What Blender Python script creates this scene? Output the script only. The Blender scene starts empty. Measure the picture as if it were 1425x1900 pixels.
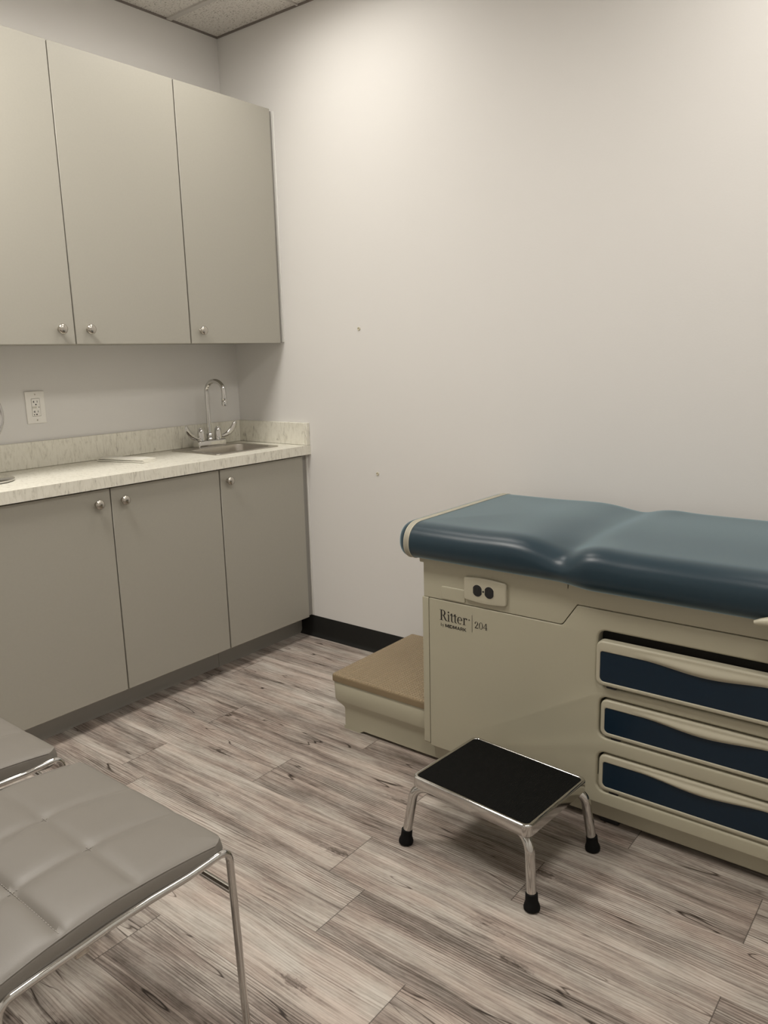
import bpy, bmesh, math, random
from mathutils import Vector, Matrix
from mathutils.geometry import tessellate_polygon

# ------------------------------------------------------------------ camera, world, exposure
SC = bpy.context.scene
COL = SC.collection
ROOM_H = 2.70
cam_d = bpy.data.cameras.new('camera')
cam_d.sensor_fit = 'VERTICAL'
cam_d.sensor_height = 36.0
cam_d.lens = 1443.39 / 1900.0 * 36.0
cam_d.clip_start = 0.02
cam = bpy.data.objects.new('camera', cam_d)
COL.objects.link(cam)
cf = Vector((-0.60702406, 0.769458, -0.19863579))
cr = Vector((0.78791504, 0.61530298, -0.02433393))
cu = Vector((-0.10349726, 0.17127941, 0.97977124))
cam.matrix_world = Matrix((
    (cr.x, cu.x, -cf.x, 2.8978),
    (cr.y, cu.y, -cf.y, -2.5608),
    (cr.z, cu.z, -cf.z, 1.3091),
    (0, 0, 0, 1)))
SC.camera = cam

world = bpy.data.worlds.new('world')
world.use_nodes = True
world.node_tree.nodes['Background'].inputs[0].default_value = (0.8, 0.85, 0.9, 1)
world.node_tree.nodes['Background'].inputs[1].default_value = 0.02
SC.world = world
SC.view_settings.view_transform = 'Standard'
SC.view_settings.look = 'None'
SC.view_settings.gamma = 1.0
SC.view_settings.exposure = 0.0
SC.view_settings.use_curve_mapping = False
LAMP_WATTS = (3.9, 6.0, 21.5, 10.5)     # the four troffers, the last added as fill
LAMP_SPREAD = 165.0          # degrees, the cut-off of their lenses
DIFFUSER_GLOW = 5.0
LIGHT_COLOR = (1.0, 0.955, 0.89)
# recessed ceiling troffers, the last one added as fill: (x0, x1, y0, y1)
TROFFERS = [(0.504, 1.104, -0.860, -0.274), (2.334, 2.934, -0.860, -0.274), (0.504, 1.104, -2.080, -1.494), (2.334, 2.934, -2.080, -1.494)]

# ------------------------------------------------------------------ materials
def new_mat(name):
    m = bpy.data.materials.new(name)
    m.use_nodes = True
    nt = m.node_tree
    return m, nt, nt.nodes['Principled BSDF'], nt.nodes, nt.links

def plain(name, col, rough=0.5, metal=0.0, var=0.0, scale=6.0, bump=0.0, bscale=300.0, spec=0.5):
    m, nt, b, N, L = new_mat(name)
    b.inputs['Base Color'].default_value = (*col, 1)
    b.inputs['Roughness'].default_value = rough
    b.inputs['Metallic'].default_value = metal
    b.inputs['Specular IOR Level'].default_value = spec
    tc = N.new('ShaderNodeTexCoord')
    if var > 0:
        n = N.new('ShaderNodeTexNoise'); n.inputs['Scale'].default_value = scale
        n.inputs['Detail'].default_value = 4
        L.new(tc.outputs['Object'], n.inputs['Vector'])
        mx = N.new('ShaderNodeMix'); mx.data_type = 'RGBA'
        mx.inputs['A'].default_value = (*[c * (1 - var) for c in col], 1)
        mx.inputs['B'].default_value = (*[min(1, c * (1 + var)) for c in col], 1)
        L.new(n.outputs['Fac'], mx.inputs['Factor'])
        L.new(mx.outputs['Result'], b.inputs['Base Color'])
    if bump > 0:
        n2 = N.new('ShaderNodeTexNoise'); n2.inputs['Scale'].default_value = bscale
        n2.inputs['Detail'].default_value = 3
        L.new(tc.outputs['Object'], n2.inputs['Vector'])
        bp = N.new('ShaderNodeBump'); bp.inputs['Strength'].default_value = bump
        bp.inputs['Distance'].default_value = 0.002
        L.new(n2.outputs['Fac'], bp.inputs['Height'])
        L.new(bp.outputs['Normal'], b.inputs['Normal'])
    return m

M = {}
M['wall'] = plain('wall_paint', (0.76, 0.745, 0.72), 0.55, var=0.012, scale=2.0, bump=0.10, bscale=160, spec=0.3)
M['cabinet'] = plain('grey_laminate', (0.40, 0.383, 0.332), 0.42, var=0.03, scale=140, spec=0.4)
M['cabinet_edge'] = plain('grey_edge_band', (0.46, 0.44, 0.40), 0.45)
M['caulk'] = plain('white_caulk', (0.85, 0.84, 0.80), 0.5)
M['gap_shade'] = plain('gap_shade_black', (0.012, 0.010, 0.009), 0.8, spec=0.1)  # near black: shade of the door gaps put into the colour
M['filler'] = plain('filler_strip', (0.30, 0.29, 0.265), 0.5)
M['toe'] = plain('toe_kick_laminate', (0.36, 0.35, 0.32), 0.45)
M['nickel'] = plain('brushed_nickel', (0.52, 0.49, 0.44), 0.22, 1.0)
M['chrome'] = plain('chrome', (0.62, 0.61, 0.59), 0.07, 1.0)
M['chrome_worn'] = plain('worn_chrome', (0.58, 0.57, 0.55), 0.09, 1.0, var=0.06, scale=30)
M['steel'] = plain('sink_steel', (0.52, 0.49, 0.44), 0.30, 1.0, var=0.05, scale=60)
M['vinyl_base'] = plain('charcoal_vinyl', (0.015, 0.0147, 0.0135), 0.5, var=0.1, scale=10, spec=0.25)
M['plate'] = plain('white_plastic', (0.88, 0.86, 0.81), 0.35)
M['slot'] = plain('black_slot', (0.012, 0.012, 0.012), 0.5)
M['gfci_button'] = plain('ivory_button', (0.66, 0.64, 0.55), 0.4)
M['paper'] = plain('white_paper', (0.80, 0.78, 0.70), 0.85, var=0.03, scale=40)
M['beige'] = plain('beige_enamel', (0.43, 0.405, 0.305), 0.38, var=0.015, scale=12, bump=0.05, bscale=500)
M['beige_drawer'] = plain('beige_moulded_plastic', (0.46, 0.43, 0.33), 0.36, bump=0.05, bscale=600)
M['navy'] = plain('navy_panel', (0.006, 0.018, 0.034), 0.30, var=0.05, scale=30, spec=0.3)
M['blue_vinyl'] = plain('blue_grey_vinyl', (0.011, 0.029, 0.043), 0.33, var=0.03, scale=5, bump=0.03, bscale=900, spec=0.40)
M['blue_vinyl'].node_tree.nodes['Principled BSDF'].inputs['Sheen Weight'].default_value = 0.85
M['blue_vinyl'].node_tree.nodes['Principled BSDF'].inputs['Sheen Roughness'].default_value = 0.35
M['blue_vinyl'].node_tree.nodes['Principled BSDF'].inputs['Sheen Tint'].default_value = (0.62, 0.88, 1.0, 1)
M['trim_band'] = plain('beige_vinyl_band', (0.36, 0.34, 0.27), 0.45)
M['piping'] = plain('cream_piping', (0.50, 0.47, 0.37), 0.4)
M['black_plastic'] = plain('black_plastic', (0.012, 0.012, 0.013), 0.4)
M['gap'] = plain('dark_gap', (0.02, 0.018, 0.015), 0.8)
M['print'] = plain('black_print', (0.025, 0.022, 0.02), 0.6)
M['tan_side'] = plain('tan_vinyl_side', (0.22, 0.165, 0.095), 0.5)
M['rubber'] = plain('black_rubber', (0.006, 0.006, 0.006), 0.7, spec=0.15)
M['chair_vinyl'] = plain('taupe_vinyl', (0.205, 0.188, 0.165), 0.45, var=0.03, scale=8, bump=0.06, bscale=700)
M['thread'] = plain('pale_thread', (0.36, 0.335, 0.305), 0.7)
M['glide'] = plain('grey_plastic', (0.2, 0.19, 0.18), 0.5)
M['tbar'] = plain('grid_white', (0.62, 0.59, 0.55), 0.5)
M['angle_dark'] = plain('wall_angle', (0.22, 0.19, 0.17), 0.6)
M['mirror'] = plain('mirror_glass', (0.85, 0.86, 0.86), 0.02, 1.0)

def emit_mat(name, col, s):
    m, nt, b, N, L = new_mat(name)
    b.inputs['Base Color'].default_value = (0.8, 0.8, 0.8, 1)
    b.inputs['Emission Color'].default_value = (*col, 1)
    b.inputs['Emission Strength'].default_value = s
    return m
M['diffuser'] = emit_mat('lit_diffuser', LIGHT_COLOR, DIFFUSER_GLOW)

def ramp(N, pts):
    r = N.new('ShaderNodeValToRGB')
    el = r.color_ramp.elements
    while len(el) < len(pts): el.new(0.5)
    for e, (p, c) in zip(el, pts):
        e.position = p
        e.color = (*c, 1) if len(c) == 3 else c
    return r

def marble():
    m, nt, b, N, L = new_mat('marble_laminate')
    tc = N.new('ShaderNodeTexCoord')
    mp = N.new('ShaderNodeMapping'); mp.inputs['Rotation'].default_value = (0.85, 0.0, 0.6)
    mp.inputs['Scale'].default_value = (1.6, 3.0, 0.75)
    L.new(tc.outputs['Object'], mp.inputs['Vector'])
    n = N.new('ShaderNodeTexNoise'); n.inputs['Scale'].default_value = 30; n.inputs['Detail'].default_value = 7
    n.inputs['Roughness'].default_value = 0.62; n.inputs['Distortion'].default_value = 0.9
    L.new(mp.outputs['Vector'], n.inputs['Vector'])
    r = ramp(N, [(0.30, (0.50, 0.475, 0.41)), (0.40, (0.71, 0.685, 0.59)), (0.50, (0.80, 0.775, 0.68)), (0.75, (0.84, 0.82, 0.73))])
    L.new(n.outputs['Fac'], r.inputs['Fac'])
    L.new(r.outputs['Color'], b.inputs['Base Color'])
    b.inputs['Roughness'].default_value = 0.36
    return m
M['marble'] = marble()

def tan_pad():
    m, nt, b, N, L = new_mat('tan_textured_vinyl')
    tc = N.new('ShaderNodeTexCoord')
    w1 = N.new('ShaderNodeTexWave'); w1.wave_type = 'BANDS'; w1.bands_direction = 'X'; w1.inputs['Scale'].default_value = 28
    w2 = N.new('ShaderNodeTexWave'); w2.wave_type = 'BANDS'; w2.bands_direction = 'Y'; w2.inputs['Scale'].default_value = 28
    L.new(tc.outputs['Object'], w1.inputs['Vector']); L.new(tc.outputs['Object'], w2.inputs['Vector'])
    mu = N.new('ShaderNodeMath'); mu.operation = 'MULTIPLY'
    L.new(w1.outputs['Fac'], mu.inputs[0]); L.new(w2.outputs['Fac'], mu.inputs[1])
    bp = N.new('ShaderNodeBump'); bp.inputs['Strength'].default_value = 0.9; bp.inputs['Distance'].default_value = 0.004
    L.new(mu.outputs[0], bp.inputs['Height']); L.new(bp.outputs['Normal'], b.inputs['Normal'])
    b.inputs['Base Color'].default_value = (0.31, 0.235, 0.14, 1)
    b.inputs['Roughness'].default_value = 0.42
    return m
M['tan_pad'] = tan_pad()

def tread():
    m, nt, b, N, L = new_mat('ribbed_rubber')
    tc = N.new('ShaderNodeTexCoord')
    w1 = N.new('ShaderNodeTexWave'); w1.wave_type = 'BANDS'; w1.bands_direction = 'X'; w1.inputs['Scale'].default_value = 95
    L.new(tc.outputs['Object'], w1.inputs['Vector'])
    bp = N.new('ShaderNodeBump'); bp.inputs['Strength'].default_value = 0.5; bp.inputs['Distance'].default_value = 0.002
    L.new(w1.outputs['Fac'], bp.inputs['Height']); L.new(bp.outputs['Normal'], b.inputs['Normal'])
    v = N.new('ShaderNodeTexVoronoi'); v.inputs['Scale'].default_value = 55
    L.new(tc.outputs['Object'], v.inputs['Vector'])
    r = ramp(N, [(0.02, (0.03, 0.028, 0.024)), (0.04, (0.006, 0.006, 0.0055))])
    L.new(v.outputs['Distance'], r.inputs['Fac'])
    L.new(r.outputs['Color'], b.inputs['Base Color'])
    b.inputs['Roughness'].default_value = 0.8
    b.inputs['Specular IOR Level'].default_value = 0.08
    return m
M['tread'] = tread()

def ceiling_tile():
    m, nt, b, N, L = new_mat('ceiling_tile')
    tc = N.new('ShaderNodeTexCoord')
    mp = N.new('ShaderNodeMapping'); mp.inputs['Scale'].default_value = (1.0, 1.8, 1.0); mp.inputs['Rotation'].default_value = (0, 0, 0.5)
    L.new(tc.outputs['Object'], mp.inputs['Vector'])
    n = N.new('ShaderNodeTexNoise'); n.inputs['Scale'].default_value = 105; n.inputs['Detail'].default_value = 2.5
    n.inputs['Distortion'].default_value = 0.8
    L.new(mp.outputs['Vector'], n.inputs['Vector'])
    r = ramp(N, [(0.33, (0.33, 0.30, 0.26)), (0.40, (0.74, 0.70, 0.65)), (0.6, (0.82, 0.79, 0.74))])
    L.new(n.outputs['Fac'], r.inputs['Fac'])
    L.new(r.outputs['Color'], b.inputs['Base Color'])
    bp = N.new('ShaderNodeBump'); bp.inputs['Strength'].default_value = 0.5; bp.inputs['Distance'].default_value = 0.002
    L.new(n.outputs['Fac'], bp.inputs['Height']); L.new(bp.outputs['Normal'], b.inputs['Normal'])
    b.inputs['Roughness'].default_value = 0.9
    return m
M['tile'] = ceiling_tile()

def wood_floor():
    m, nt, b, N, L = new_mat('grey_wood_plank_vinyl')
    uv = N.new('ShaderNodeUVMap'); uv.uv_map = 'plank'          # u along the plank in metres, v across (0..0.18)
    at = N.new('ShaderNodeAttribute'); at.attribute_name = 'plank_seed'
    sep = N.new('ShaderNodeSeparateXYZ'); L.new(uv.outputs['UV'], sep.inputs[0])
    sc = N.new('ShaderNodeSeparateColor'); L.new(at.outputs['Color'], sc.inputs[0])
    def math_(op, a, bb=None, c=None, clamp=False):
        n = N.new('ShaderNodeMath'); n.operation = op; n.use_clamp = clamp
        for i, x in enumerate((a, bb, c)):
            if x is None: continue
            if isinstance(x, (int, float)): n.inputs[i].default_value = x
            else: L.new(x, n.inputs[i])
        return n.outputs[0]
    seedoff = math_('MULTIPLY', sc.outputs[0], 37.0)
    def coords(su, sv, add=0.0):
        cb = N.new('ShaderNodeCombineXYZ')
        L.new(math_('MULTIPLY', sep.outputs[0], su), cb.inputs[0])
        L.new(math_('MULTIPLY', sep.outputs[1], sv), cb.inputs[1])
        L.new(math_('ADD', seedoff, add), cb.inputs[2])
        return cb.outputs[0]
    def noise(vec, scale, detail=3, rough=0.55, dist=0.0):
        n = N.new('ShaderNodeTexNoise'); n.inputs['Scale'].default_value = scale; n.inputs['Detail'].default_value = detail
        n.inputs['Roughness'].default_value = rough; n.inputs['Distortion'].default_value = dist
        L.new(vec, n.inputs['Vector']); return n.outputs['Fac']
    # slow wander of the grain: shifts the across coordinate so that grain lines bend into cathedrals
    wander = noise(coords(1.5, 4.0), 1.0, 2, 0.5)
    v_w = math_('ADD', sep.outputs[1], math_('MULTIPLY', math_('SUBTRACT', wander, 0.5), 0.060))
    def coords_w(su, sv, add=0.0):
        cb = N.new('ShaderNodeCombineXYZ')
        L.new(math_('MULTIPLY', sep.outputs[0], su), cb.inputs[0])
        L.new(math_('MULTIPLY', v_w, sv), cb.inputs[1])
        L.new(math_('ADD', seedoff, add), cb.inputs[2])
        return cb.outputs[0]
    def band(x, lo, gain): return math_('MULTIPLY', math_('SUBTRACT', x, lo), gain, clamp=True)
    broad = noise(coords_w(1.3, 15.0, 1.0), 1.0, 3, 0.55)             # broad light and dark streaks
    mid = noise(coords_w(2.2, 55.0, 3.0), 1.0, 4, 0.6)
    fine = noise(coords_w(5.0, 260.0, 2.0), 1.0, 3, 0.65)              # fibre
    blotch = noise(coords(6.0, 24.0, 4.0), 1.0, 5, 0.68)             # weathered patches
    speck = noise(coords(60.0, 130.0, 7.0), 1.0, 3, 0.6)
    # growth rings: thin dark lines, present on part of the boards only
    wv = N.new('ShaderNodeTexWave'); wv.wave_type = 'BANDS'; wv.bands_direction = 'Y'; wv.wave_profile = 'SIN'
    wv.inputs['Scale'].default_value = 1.0; wv.inputs['Distortion'].default_value = 2.2; wv.inputs['Detail'].default_value = 2
    wv.inputs['Detail Scale'].default_value = 0.9
    L.new(coords_w(0.8, 46.0, 5.0), wv.inputs['Vector'])
    ring = math_('POWER', wv.outputs['Fac'], 2.5)
    ringmask = band(noise(coords_w(1.3, 9.0, 6.0), 1.0, 2, 0.5), 0.42, 5.0)
    ring = math_('MULTIPLY', math_('MULTIPLY', ring, ringmask), band(mid, 0.30, 2.6))
    # long dark cracks, thin and sharp
    ridge = math_('ABSOLUTE', math_('SUBTRACT', noise(coords_w(1.7, 17.0, 8.0), 1.0, 2, 0.45), 0.5))
    crack = math_('SUBTRACT', 1.0, math_('MULTIPLY', ridge, 120.0), clamp=True)
    crack = math_('MULTIPLY', crack, band(noise(coords(3.4, 10.0, 9.0), 1.0, 2), 0.48, 9.0))
    # short dark smudges lying along the grain
    smudge = band(noise(coords_w(6.0, 70.0, 12.0), 1.0, 4, 0.62), 0.62, 7.0)
    smudge = math_('MULTIPLY', smudge, band(noise(coords(4.0, 13.0, 13.0), 1.0, 2), 0.46, 6.0))
    # knots
    vor = N.new('ShaderNodeTexVoronoi'); vor.inputs['Scale'].default_value = 1.0; vor.inputs['Randomness'].default_value = 1.0
    L.new(coords(2.1, 5.8, 11.0), vor.inputs['Vector'])
    kd = math_('ADD', vor.outputs['Distance'], math_('MULTIPLY', math_('SUBTRACT', speck, 0.5), 0.12))
    knot = math_('SUBTRACT', 1.0, math_('MULTIPLY', kd, 8.5), clamp=True)
    kring = math_('MULTIPLY', math_('SUBTRACT', 1.0, math_('MULTIPLY', kd, 5.2), clamp=True), math_('POWER', math_('ABSOLUTE', math_('SINE', math_('MULTIPLY', kd, 62.0))), 3.0))
    knot = math_('ADD', math_('POWER', knot, 1.3), math_('MULTIPLY', kring, 0.55), clamp=True)
    # tone
    t = math_('ADD', math_('MULTIPLY', math_('SUBTRACT', broad, 0.5), 0.75), 0.56)
    t = math_('ADD', t, math_('MULTIPLY', math_('SUBTRACT', mid, 0.5), 0.55))
    t = math_('ADD', t, math_('MULTIPLY', math_('SUBTRACT', fine, 0.5), 0.80))
    t = math_('ADD', t, math_('MULTIPLY', math_('SUBTRACT', blotch, 0.5), 0.62))
    t = math_('ADD', t, math_('MULTIPLY', math_('SUBTRACT', speck, 0.5), 0.16))
    t = math_('ADD', t, math_('MULTIPLY', math_('SUBTRACT', sc.outputs[1], 0.5), 0.16))
    t = math_('SUBTRACT', t, math_('MULTIPLY', ring, 0.42))
    t = math_('SUBTRACT', t, math_('MULTIPLY', smudge, 0.34))
    t = math_('SUBTRACT', t, math_('MULTIPLY', crack, 0.50))
    t = math_('SUBTRACT', t, math_('MULTIPLY', knot, 0.42), clamp=True)
    r = ramp(N, [(0.0, (0.030, 0.021, 0.017)), (0.18, (0.100, 0.080, 0.065)), (0.38, (0.232, 0.198, 0.177)),
                 (0.58, (0.402, 0.356, 0.317)), (0.85, (0.59, 0.545, 0.50))])
    L.new(t, r.inputs['Fac'])
    # joints between planks
    hw = 0.0011
    e1 = math_('LESS_THAN', sep.outputs[1], hw)
    at2 = N.new('ShaderNodeAttribute'); at2.attribute_name = 'plank_end'
    e2 = math_('LESS_THAN', at2.outputs['Fac'], hw * 1.1)
    e = math_('MAXIMUM', e1, e2)
    mx = N.new('ShaderNodeMix'); mx.data_type = 'RGBA'
    mx.inputs['B'].default_value = (0.045, 0.036, 0.030, 1)
    L.new(math_('MULTIPLY', e, 0.7), mx.inputs['Factor'])
    hs = N.new('ShaderNodeMix'); hs.data_type = 'RGBA'; hs.blend_type = 'MULTIPLY'; hs.inputs['Factor'].default_value = 1.0
    tint = ramp(N, [(0.38, (0.99, 1.0, 0.985)), (0.65, (1.0, 0.935, 0.90))])
    L.new(noise(coords(5.0, 16.0, 15.0), 1.0, 3), tint.inputs['Fac'])
    L.new(r.outputs['Color'], hs.inputs['A']); L.new(tint.outputs['Color'], hs.inputs['B'])
    L.new(hs.outputs['Result'], mx.inputs['A'])
    L.new(mx.outputs['Result'], b.inputs['Base Color'])
    bp = N.new('ShaderNodeBump'); bp.inputs['Strength'].default_value = 0.25; bp.inputs['Distance'].default_value = 0.002
    L.new(math_('ADD', math_('MULTIPLY', fine, 0.6), math_('MULTIPLY', t, 0.4)), bp.inputs['Height'])
    L.new(bp.outputs['Normal'], b.inputs['Normal'])
    b.inputs['Roughness'].default_value = 0.50
    b.inputs['Specular IOR Level'].default_value = 0.35
    return m
M['floor'] = wood_floor()

# ------------------------------------------------------------------ mesh helpers
def origin_of(parent):
    v = Vector((0, 0, 0))
    while parent is not None:
        v = v + parent.location
        parent = parent.parent
    return v

def obj(name, bm, mat, parent=None, angle=38, loc=None, smooth=True):
    """link a bmesh (built in world space) as ONE mesh object under its parent"""
    bmesh.ops.remove_doubles(bm, verts=bm.verts, dist=1e-6)
    bmesh.ops.recalc_face_normals(bm, faces=bm.faces)
    lim = math.radians(angle)
    for f in bm.faces: f.smooth = smooth
    for e in bm.edges:
        if len(e.link_faces) == 2:
            e.smooth = e.calc_face_angle(0) < lim
    base = origin_of(parent)
    own = Vector(loc) if loc else Vector((0, 0, 0))
    off = base + own if parent else own
    bmesh.ops.translate(bm, verts=bm.verts, vec=-off)
    me = bpy.data.meshes.new(name)
    bm.to_mesh(me); bm.free()
    mats = mat if isinstance(mat, (list, tuple)) else [mat]
    for mm in mats: me.materials.append(mm)
    o = bpy.data.objects.new(name, me)
    COL.objects.link(o)
    if parent is not None: o.parent = parent
    o.location = own
    return o

def thing(name, label, cat, loc, group=None):
    o = bpy.data.objects.new(name, None)
    o.empty_display_size = 0.1
    COL.objects.link(o)
    o.location = loc
    o['label'] = label; o['category'] = cat
    if group: o['group'] = group
    return o

def tag(o, label, cat, group=None):
    o['label'] = label; o['category'] = cat
    if group: o['group'] = group
    return o

def struct(name, bm, mat, **k):
    o = obj(name, bm, mat, **k)
    o['kind'] = 'structure'
    return o

def box(bm, x0, x1, y0, y1, z0, z1, bev=0.0, seg=2):
    vs = [bm.verts.new((x, y, z)) for z in (z0, z1) for y in (y0, y1) for x in (x0, x1)]
    idx = [(0, 2, 3, 1), (4, 5, 7, 6), (0, 1, 5, 4), (2, 6, 7, 3), (0, 4, 6, 2), (1, 3, 7, 5)]
    fs = [bm.faces.new([vs[i] for i in q]) for q in idx]
    if bev > 0:
        es = list({e for f in fs for e in f.edges})
        bmesh.ops.bevel(bm, geom=es, offset=bev, segments=seg, profile=0.5, affect='EDGES', clamp_overlap=True)
    return bm

def newbox(*a, **k):
    return box(bmesh.new(), *a, **k)

def smooth_path(pts, rad, n=8):
    """fillet the corners of a polyline with radius rad (list or number)"""
    pts = [Vector(p) for p in pts]
    out = [pts[0]]
    for i in range(1, len(pts) - 1):
        a, b, c = pts[i - 1], pts[i], pts[i + 1]
        r = rad[i - 1] if isinstance(rad, (list, tuple)) else rad
        d1 = (a - b); d2 = (c - b)
        l1, l2 = d1.length, d2.length
        d1.normalize(); d2.normalize()
        ang = d1.angle(d2)
        t = min(r / max(math.tan(ang / 2), 1e-4), l1 * 0.48, l2 * 0.48)
        p0, p1 = b + d1 * t, b + d2 * t
        for k in range(n + 1):
            s = k / n
            out.append((p0 * (1 - s) + b * s) * (1 - s) + (b * (1 - s) + p1 * s) * s)
    out.append(pts[-1])
    return out

def tube(bm, pts, r, n=16, caps=True, flat=None):
    """sweep a circle (or an ellipse, flat=(ry)) along pts; r number or list"""
    pts = [Vector(p) for p in pts]
    m = len(pts)
    rs = r if isinstance(r, (list, tuple)) else [r] * m
    tang = []
    for i in range(m):
        t = (pts[min(i + 1, m - 1)] - pts[max(i - 1, 0)])
        tang.append(t.normalized())
    up = Vector((0, 0, 1))
    if abs(tang[0].dot(up)) > 0.95: up = Vector((0, 1, 0))
    nrm = (up - tang[0] * up.dot(tang[0])).normalized()
    rings = []
    for i in range(m):
        if i > 0:
            nrm = (nrm - tang[i] * nrm.dot(tang[i]))
            nrm.normalize()
        bi = tang[i].cross(nrm)
        f = 1.0 if flat is None else (flat[i] if isinstance(flat, (list, tuple)) else flat)
        ring = []
        for k in range(n):
            a = 2 * math.pi * k / n
            ring.append(bm.verts.new(pts[i] + nrm * (math.cos(a) * rs[i] * f) + bi * (math.sin(a) * rs[i])))
        rings.append(ring)
    for i in range(m - 1):
        for k in range(n):
            bm.faces.new((rings[i][k], rings[i][(k + 1) % n], rings[i + 1][(k + 1) % n], rings[i + 1][k]))
    if caps:
        bm.faces.new(list(reversed(rings[0]))); bm.faces.new(rings[-1])
    return bm

def lathe(bm, prof, center, axis=(0, 0, 1), n=28):
    """revolve [(radius, height)] about an axis through center"""
    ax = Vector(axis).normalized()
    u = ax.orthogonal().normalized(); w = ax.cross(u)
    c = Vector(center)
    rings = []
    for r, h in prof:
        if r < 1e-6:
            rings.append([bm.verts.new(c + ax * h)])
        else:
            rings.append([bm.verts.new(c + ax * h + u * (r * math.cos(2 * math.pi * k / n)) + w * (r * math.sin(2 * math.pi * k / n))) for k in range(n)])
    for a, b in zip(rings, rings[1:]):
        for k in range(n):
            if len(a) == 1 and len(b) == 1: continue
            if len(a) == 1: bm.faces.new((a[0], b[(k + 1) % n], b[k]))
            elif len(b) == 1: bm.faces.new((a[k], a[(k + 1) % n], b[0]))
            else: bm.faces.new((a[k], a[(k + 1) % n], b[(k + 1) % n], b[k]))
    if len(rings[0]) > 1: bm.faces.new(list(reversed(rings[0])))
    if len(rings[-1]) > 1: bm.faces.new(rings[-1])
    return bm

def rpoly(pts, rad, n=6):
    """closed 2D polygon with rounded corners (rad number or list)"""
    out = []
    m = len(pts)
    for i in range(m):
        a, b, c = Vector(pts[i - 1]), Vector(pts[i]), Vector(pts[(i + 1) % m])
        r = rad[i] if isinstance(rad, (list, tuple)) else rad
        if r <= 0:
            out.append((b.x, b.y)); continue
        d1 = (a - b); d2 = (c - b)
        l1, l2 = d1.length, d2.length
        d1.normalize(); d2.normalize()
        ang = d1.angle(d2)
        t = min(r / math.tan(ang / 2), l1 * 0.49, l2 * 0.49)
        r2 = t * math.tan(ang / 2)
        cen = b + (d1 + d2).normalized() * (r2 / math.sin(ang / 2))
        p0, p1 = b + d1 * t, b + d2 * t
        a0 = math.atan2(p0.y - cen.y, p0.x - cen.x); a1 = math.atan2(p1.y - cen.y, p1.x - cen.x)
        da = (a1 - a0 + math.pi) % (2 * math.pi) - math.pi
        for k in range(n + 1):
            an = a0 + da * k / n
            out.append((cen.x + r2 * math.cos(an), cen.y + r2 * math.sin(an)))
    return out

def rrect(x0, x1, y0, y1, r, n=6):
    return rpoly([(x0, y0), (x1, y0), (x1, y1), (x0, y1)], r, n)

def area2(l):
    return 0.5 * sum(l[i - 1][0] * l[i][1] - l[i][0] * l[i - 1][1] for i in range(len(l)))

def offset_loop(l, d):
    """inset (d>0) a CCW loop by d"""
    m = len(l); out = []
    for i in range(m):
        p, q, s = Vector(l[i - 1]), Vector(l[i]), Vector(l[(i + 1) % m])
        e1 = (q - p); e2 = (s - q)
        if e1.length < 1e-7: e1 = e2
        if e2.length < 1e-7: e2 = e1
        e1.normalize(); e2.normalize()
        n1 = Vector((-e1.y, e1.x)); n2 = Vector((-e2.y, e2.x))
        nn = n1 + n2
        if nn.length < 1e-6: nn = n1
        nn.normalize()
        k = d / max(0.5, nn.dot(n1))
        out.append((q.x + nn.x * k, q.y + nn.y * k))
    return out

def plate(bm, outer, holes, mp, depth, lip=0.0, seg=4, back=False, hole_lip=None):
    """solid plate with holes; mp(u, v, d) maps plane coordinates and depth-behind-front to world.
    lips are rounded over; hole walls run to the back."""
    if area2(outer) < 0: outer = outer[::-1]
    holes = [h if area2(h) > 0 else h[::-1] for h in holes]
    fronts = []; ends = []
    for li, loop in enumerate([outer] + list(holes)):
        sign = 1 if li == 0 else -1
        lp = lip if li == 0 else (lip if hole_lip is None else hole_lip)
        rings = []
        ks = range(seg + 1) if lp > 0 else [seg]
        for k in ks:
            if lp > 0:
                a = (math.pi / 2) * k / seg
                ins = lp * (1 - math.sin(a)); dp = lp * (1 - math.cos(a))
            else: ins = 0; dp = 0
            l2 = offset_loop(loop, sign * ins) if ins > 1e-9 else loop
            rings.append([bm.verts.new(mp(x, y, dp)) for x, y in l2])
            if k == (0 if lp > 0 else seg): fronts.append((l2, rings[0]))
        rings.append([bm.verts.new(mp(x, y, depth)) for x, y in loop])
        ends.append((loop, rings[-1]))
        n = len(loop)
        for a_, b_ in zip(rings, rings[1:]):
            for i in range(n):
                j = (i + 1) % n
                try: bm.faces.new((a_[i], a_[j], b_[j], b_[i]))
                except ValueError: pass
    for grp in ([fronts] + ([ends] if back else [])):
        flat = [v for _, r_ in grp for v in r_]
        tri = tessellate_polygon([[Vector((x, y, 0)) for x, y in l] for l, _ in grp])
        for t in tri:
            try: bm.faces.new([flat[i] for i in t])
            except ValueError: pass
    return bm

def face_neg_y(y0):
    return lambda u, v, d: Vector((u, y0 + d, v))
def face_pos_x(x0):
    return lambda u, v, d: Vector((x0 - d, u, v))
def face_up(z0):
    return lambda u, v, d: Vector((u, v, z0 - d))

# ------------------------------------------------------------------ the room
RX, RY = 3.75, -3.25
def plane_box(x0, x1, y0, y1, z0, z1): return newbox(x0, x1, y0, y1, z0, z1)
struct('wall_left', plane_box(-0.12, 0, RY - 0.12, 0.12, 0, ROOM_H + 0.12), M['wall'])
struct('wall_right', plane_box(0, RX + 0.12, 0, 0.12, 0, ROOM_H + 0.12), M['wall'])
struct('wall_back', plane_box(0, RX + 0.12, RY - 0.12, RY, 0, ROOM_H + 0.12), M['wall'])
struct('wall_far', plane_box(RX, RX + 0.12, RY, 0, 0, ROOM_H + 0.12), M['wall'])

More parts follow.
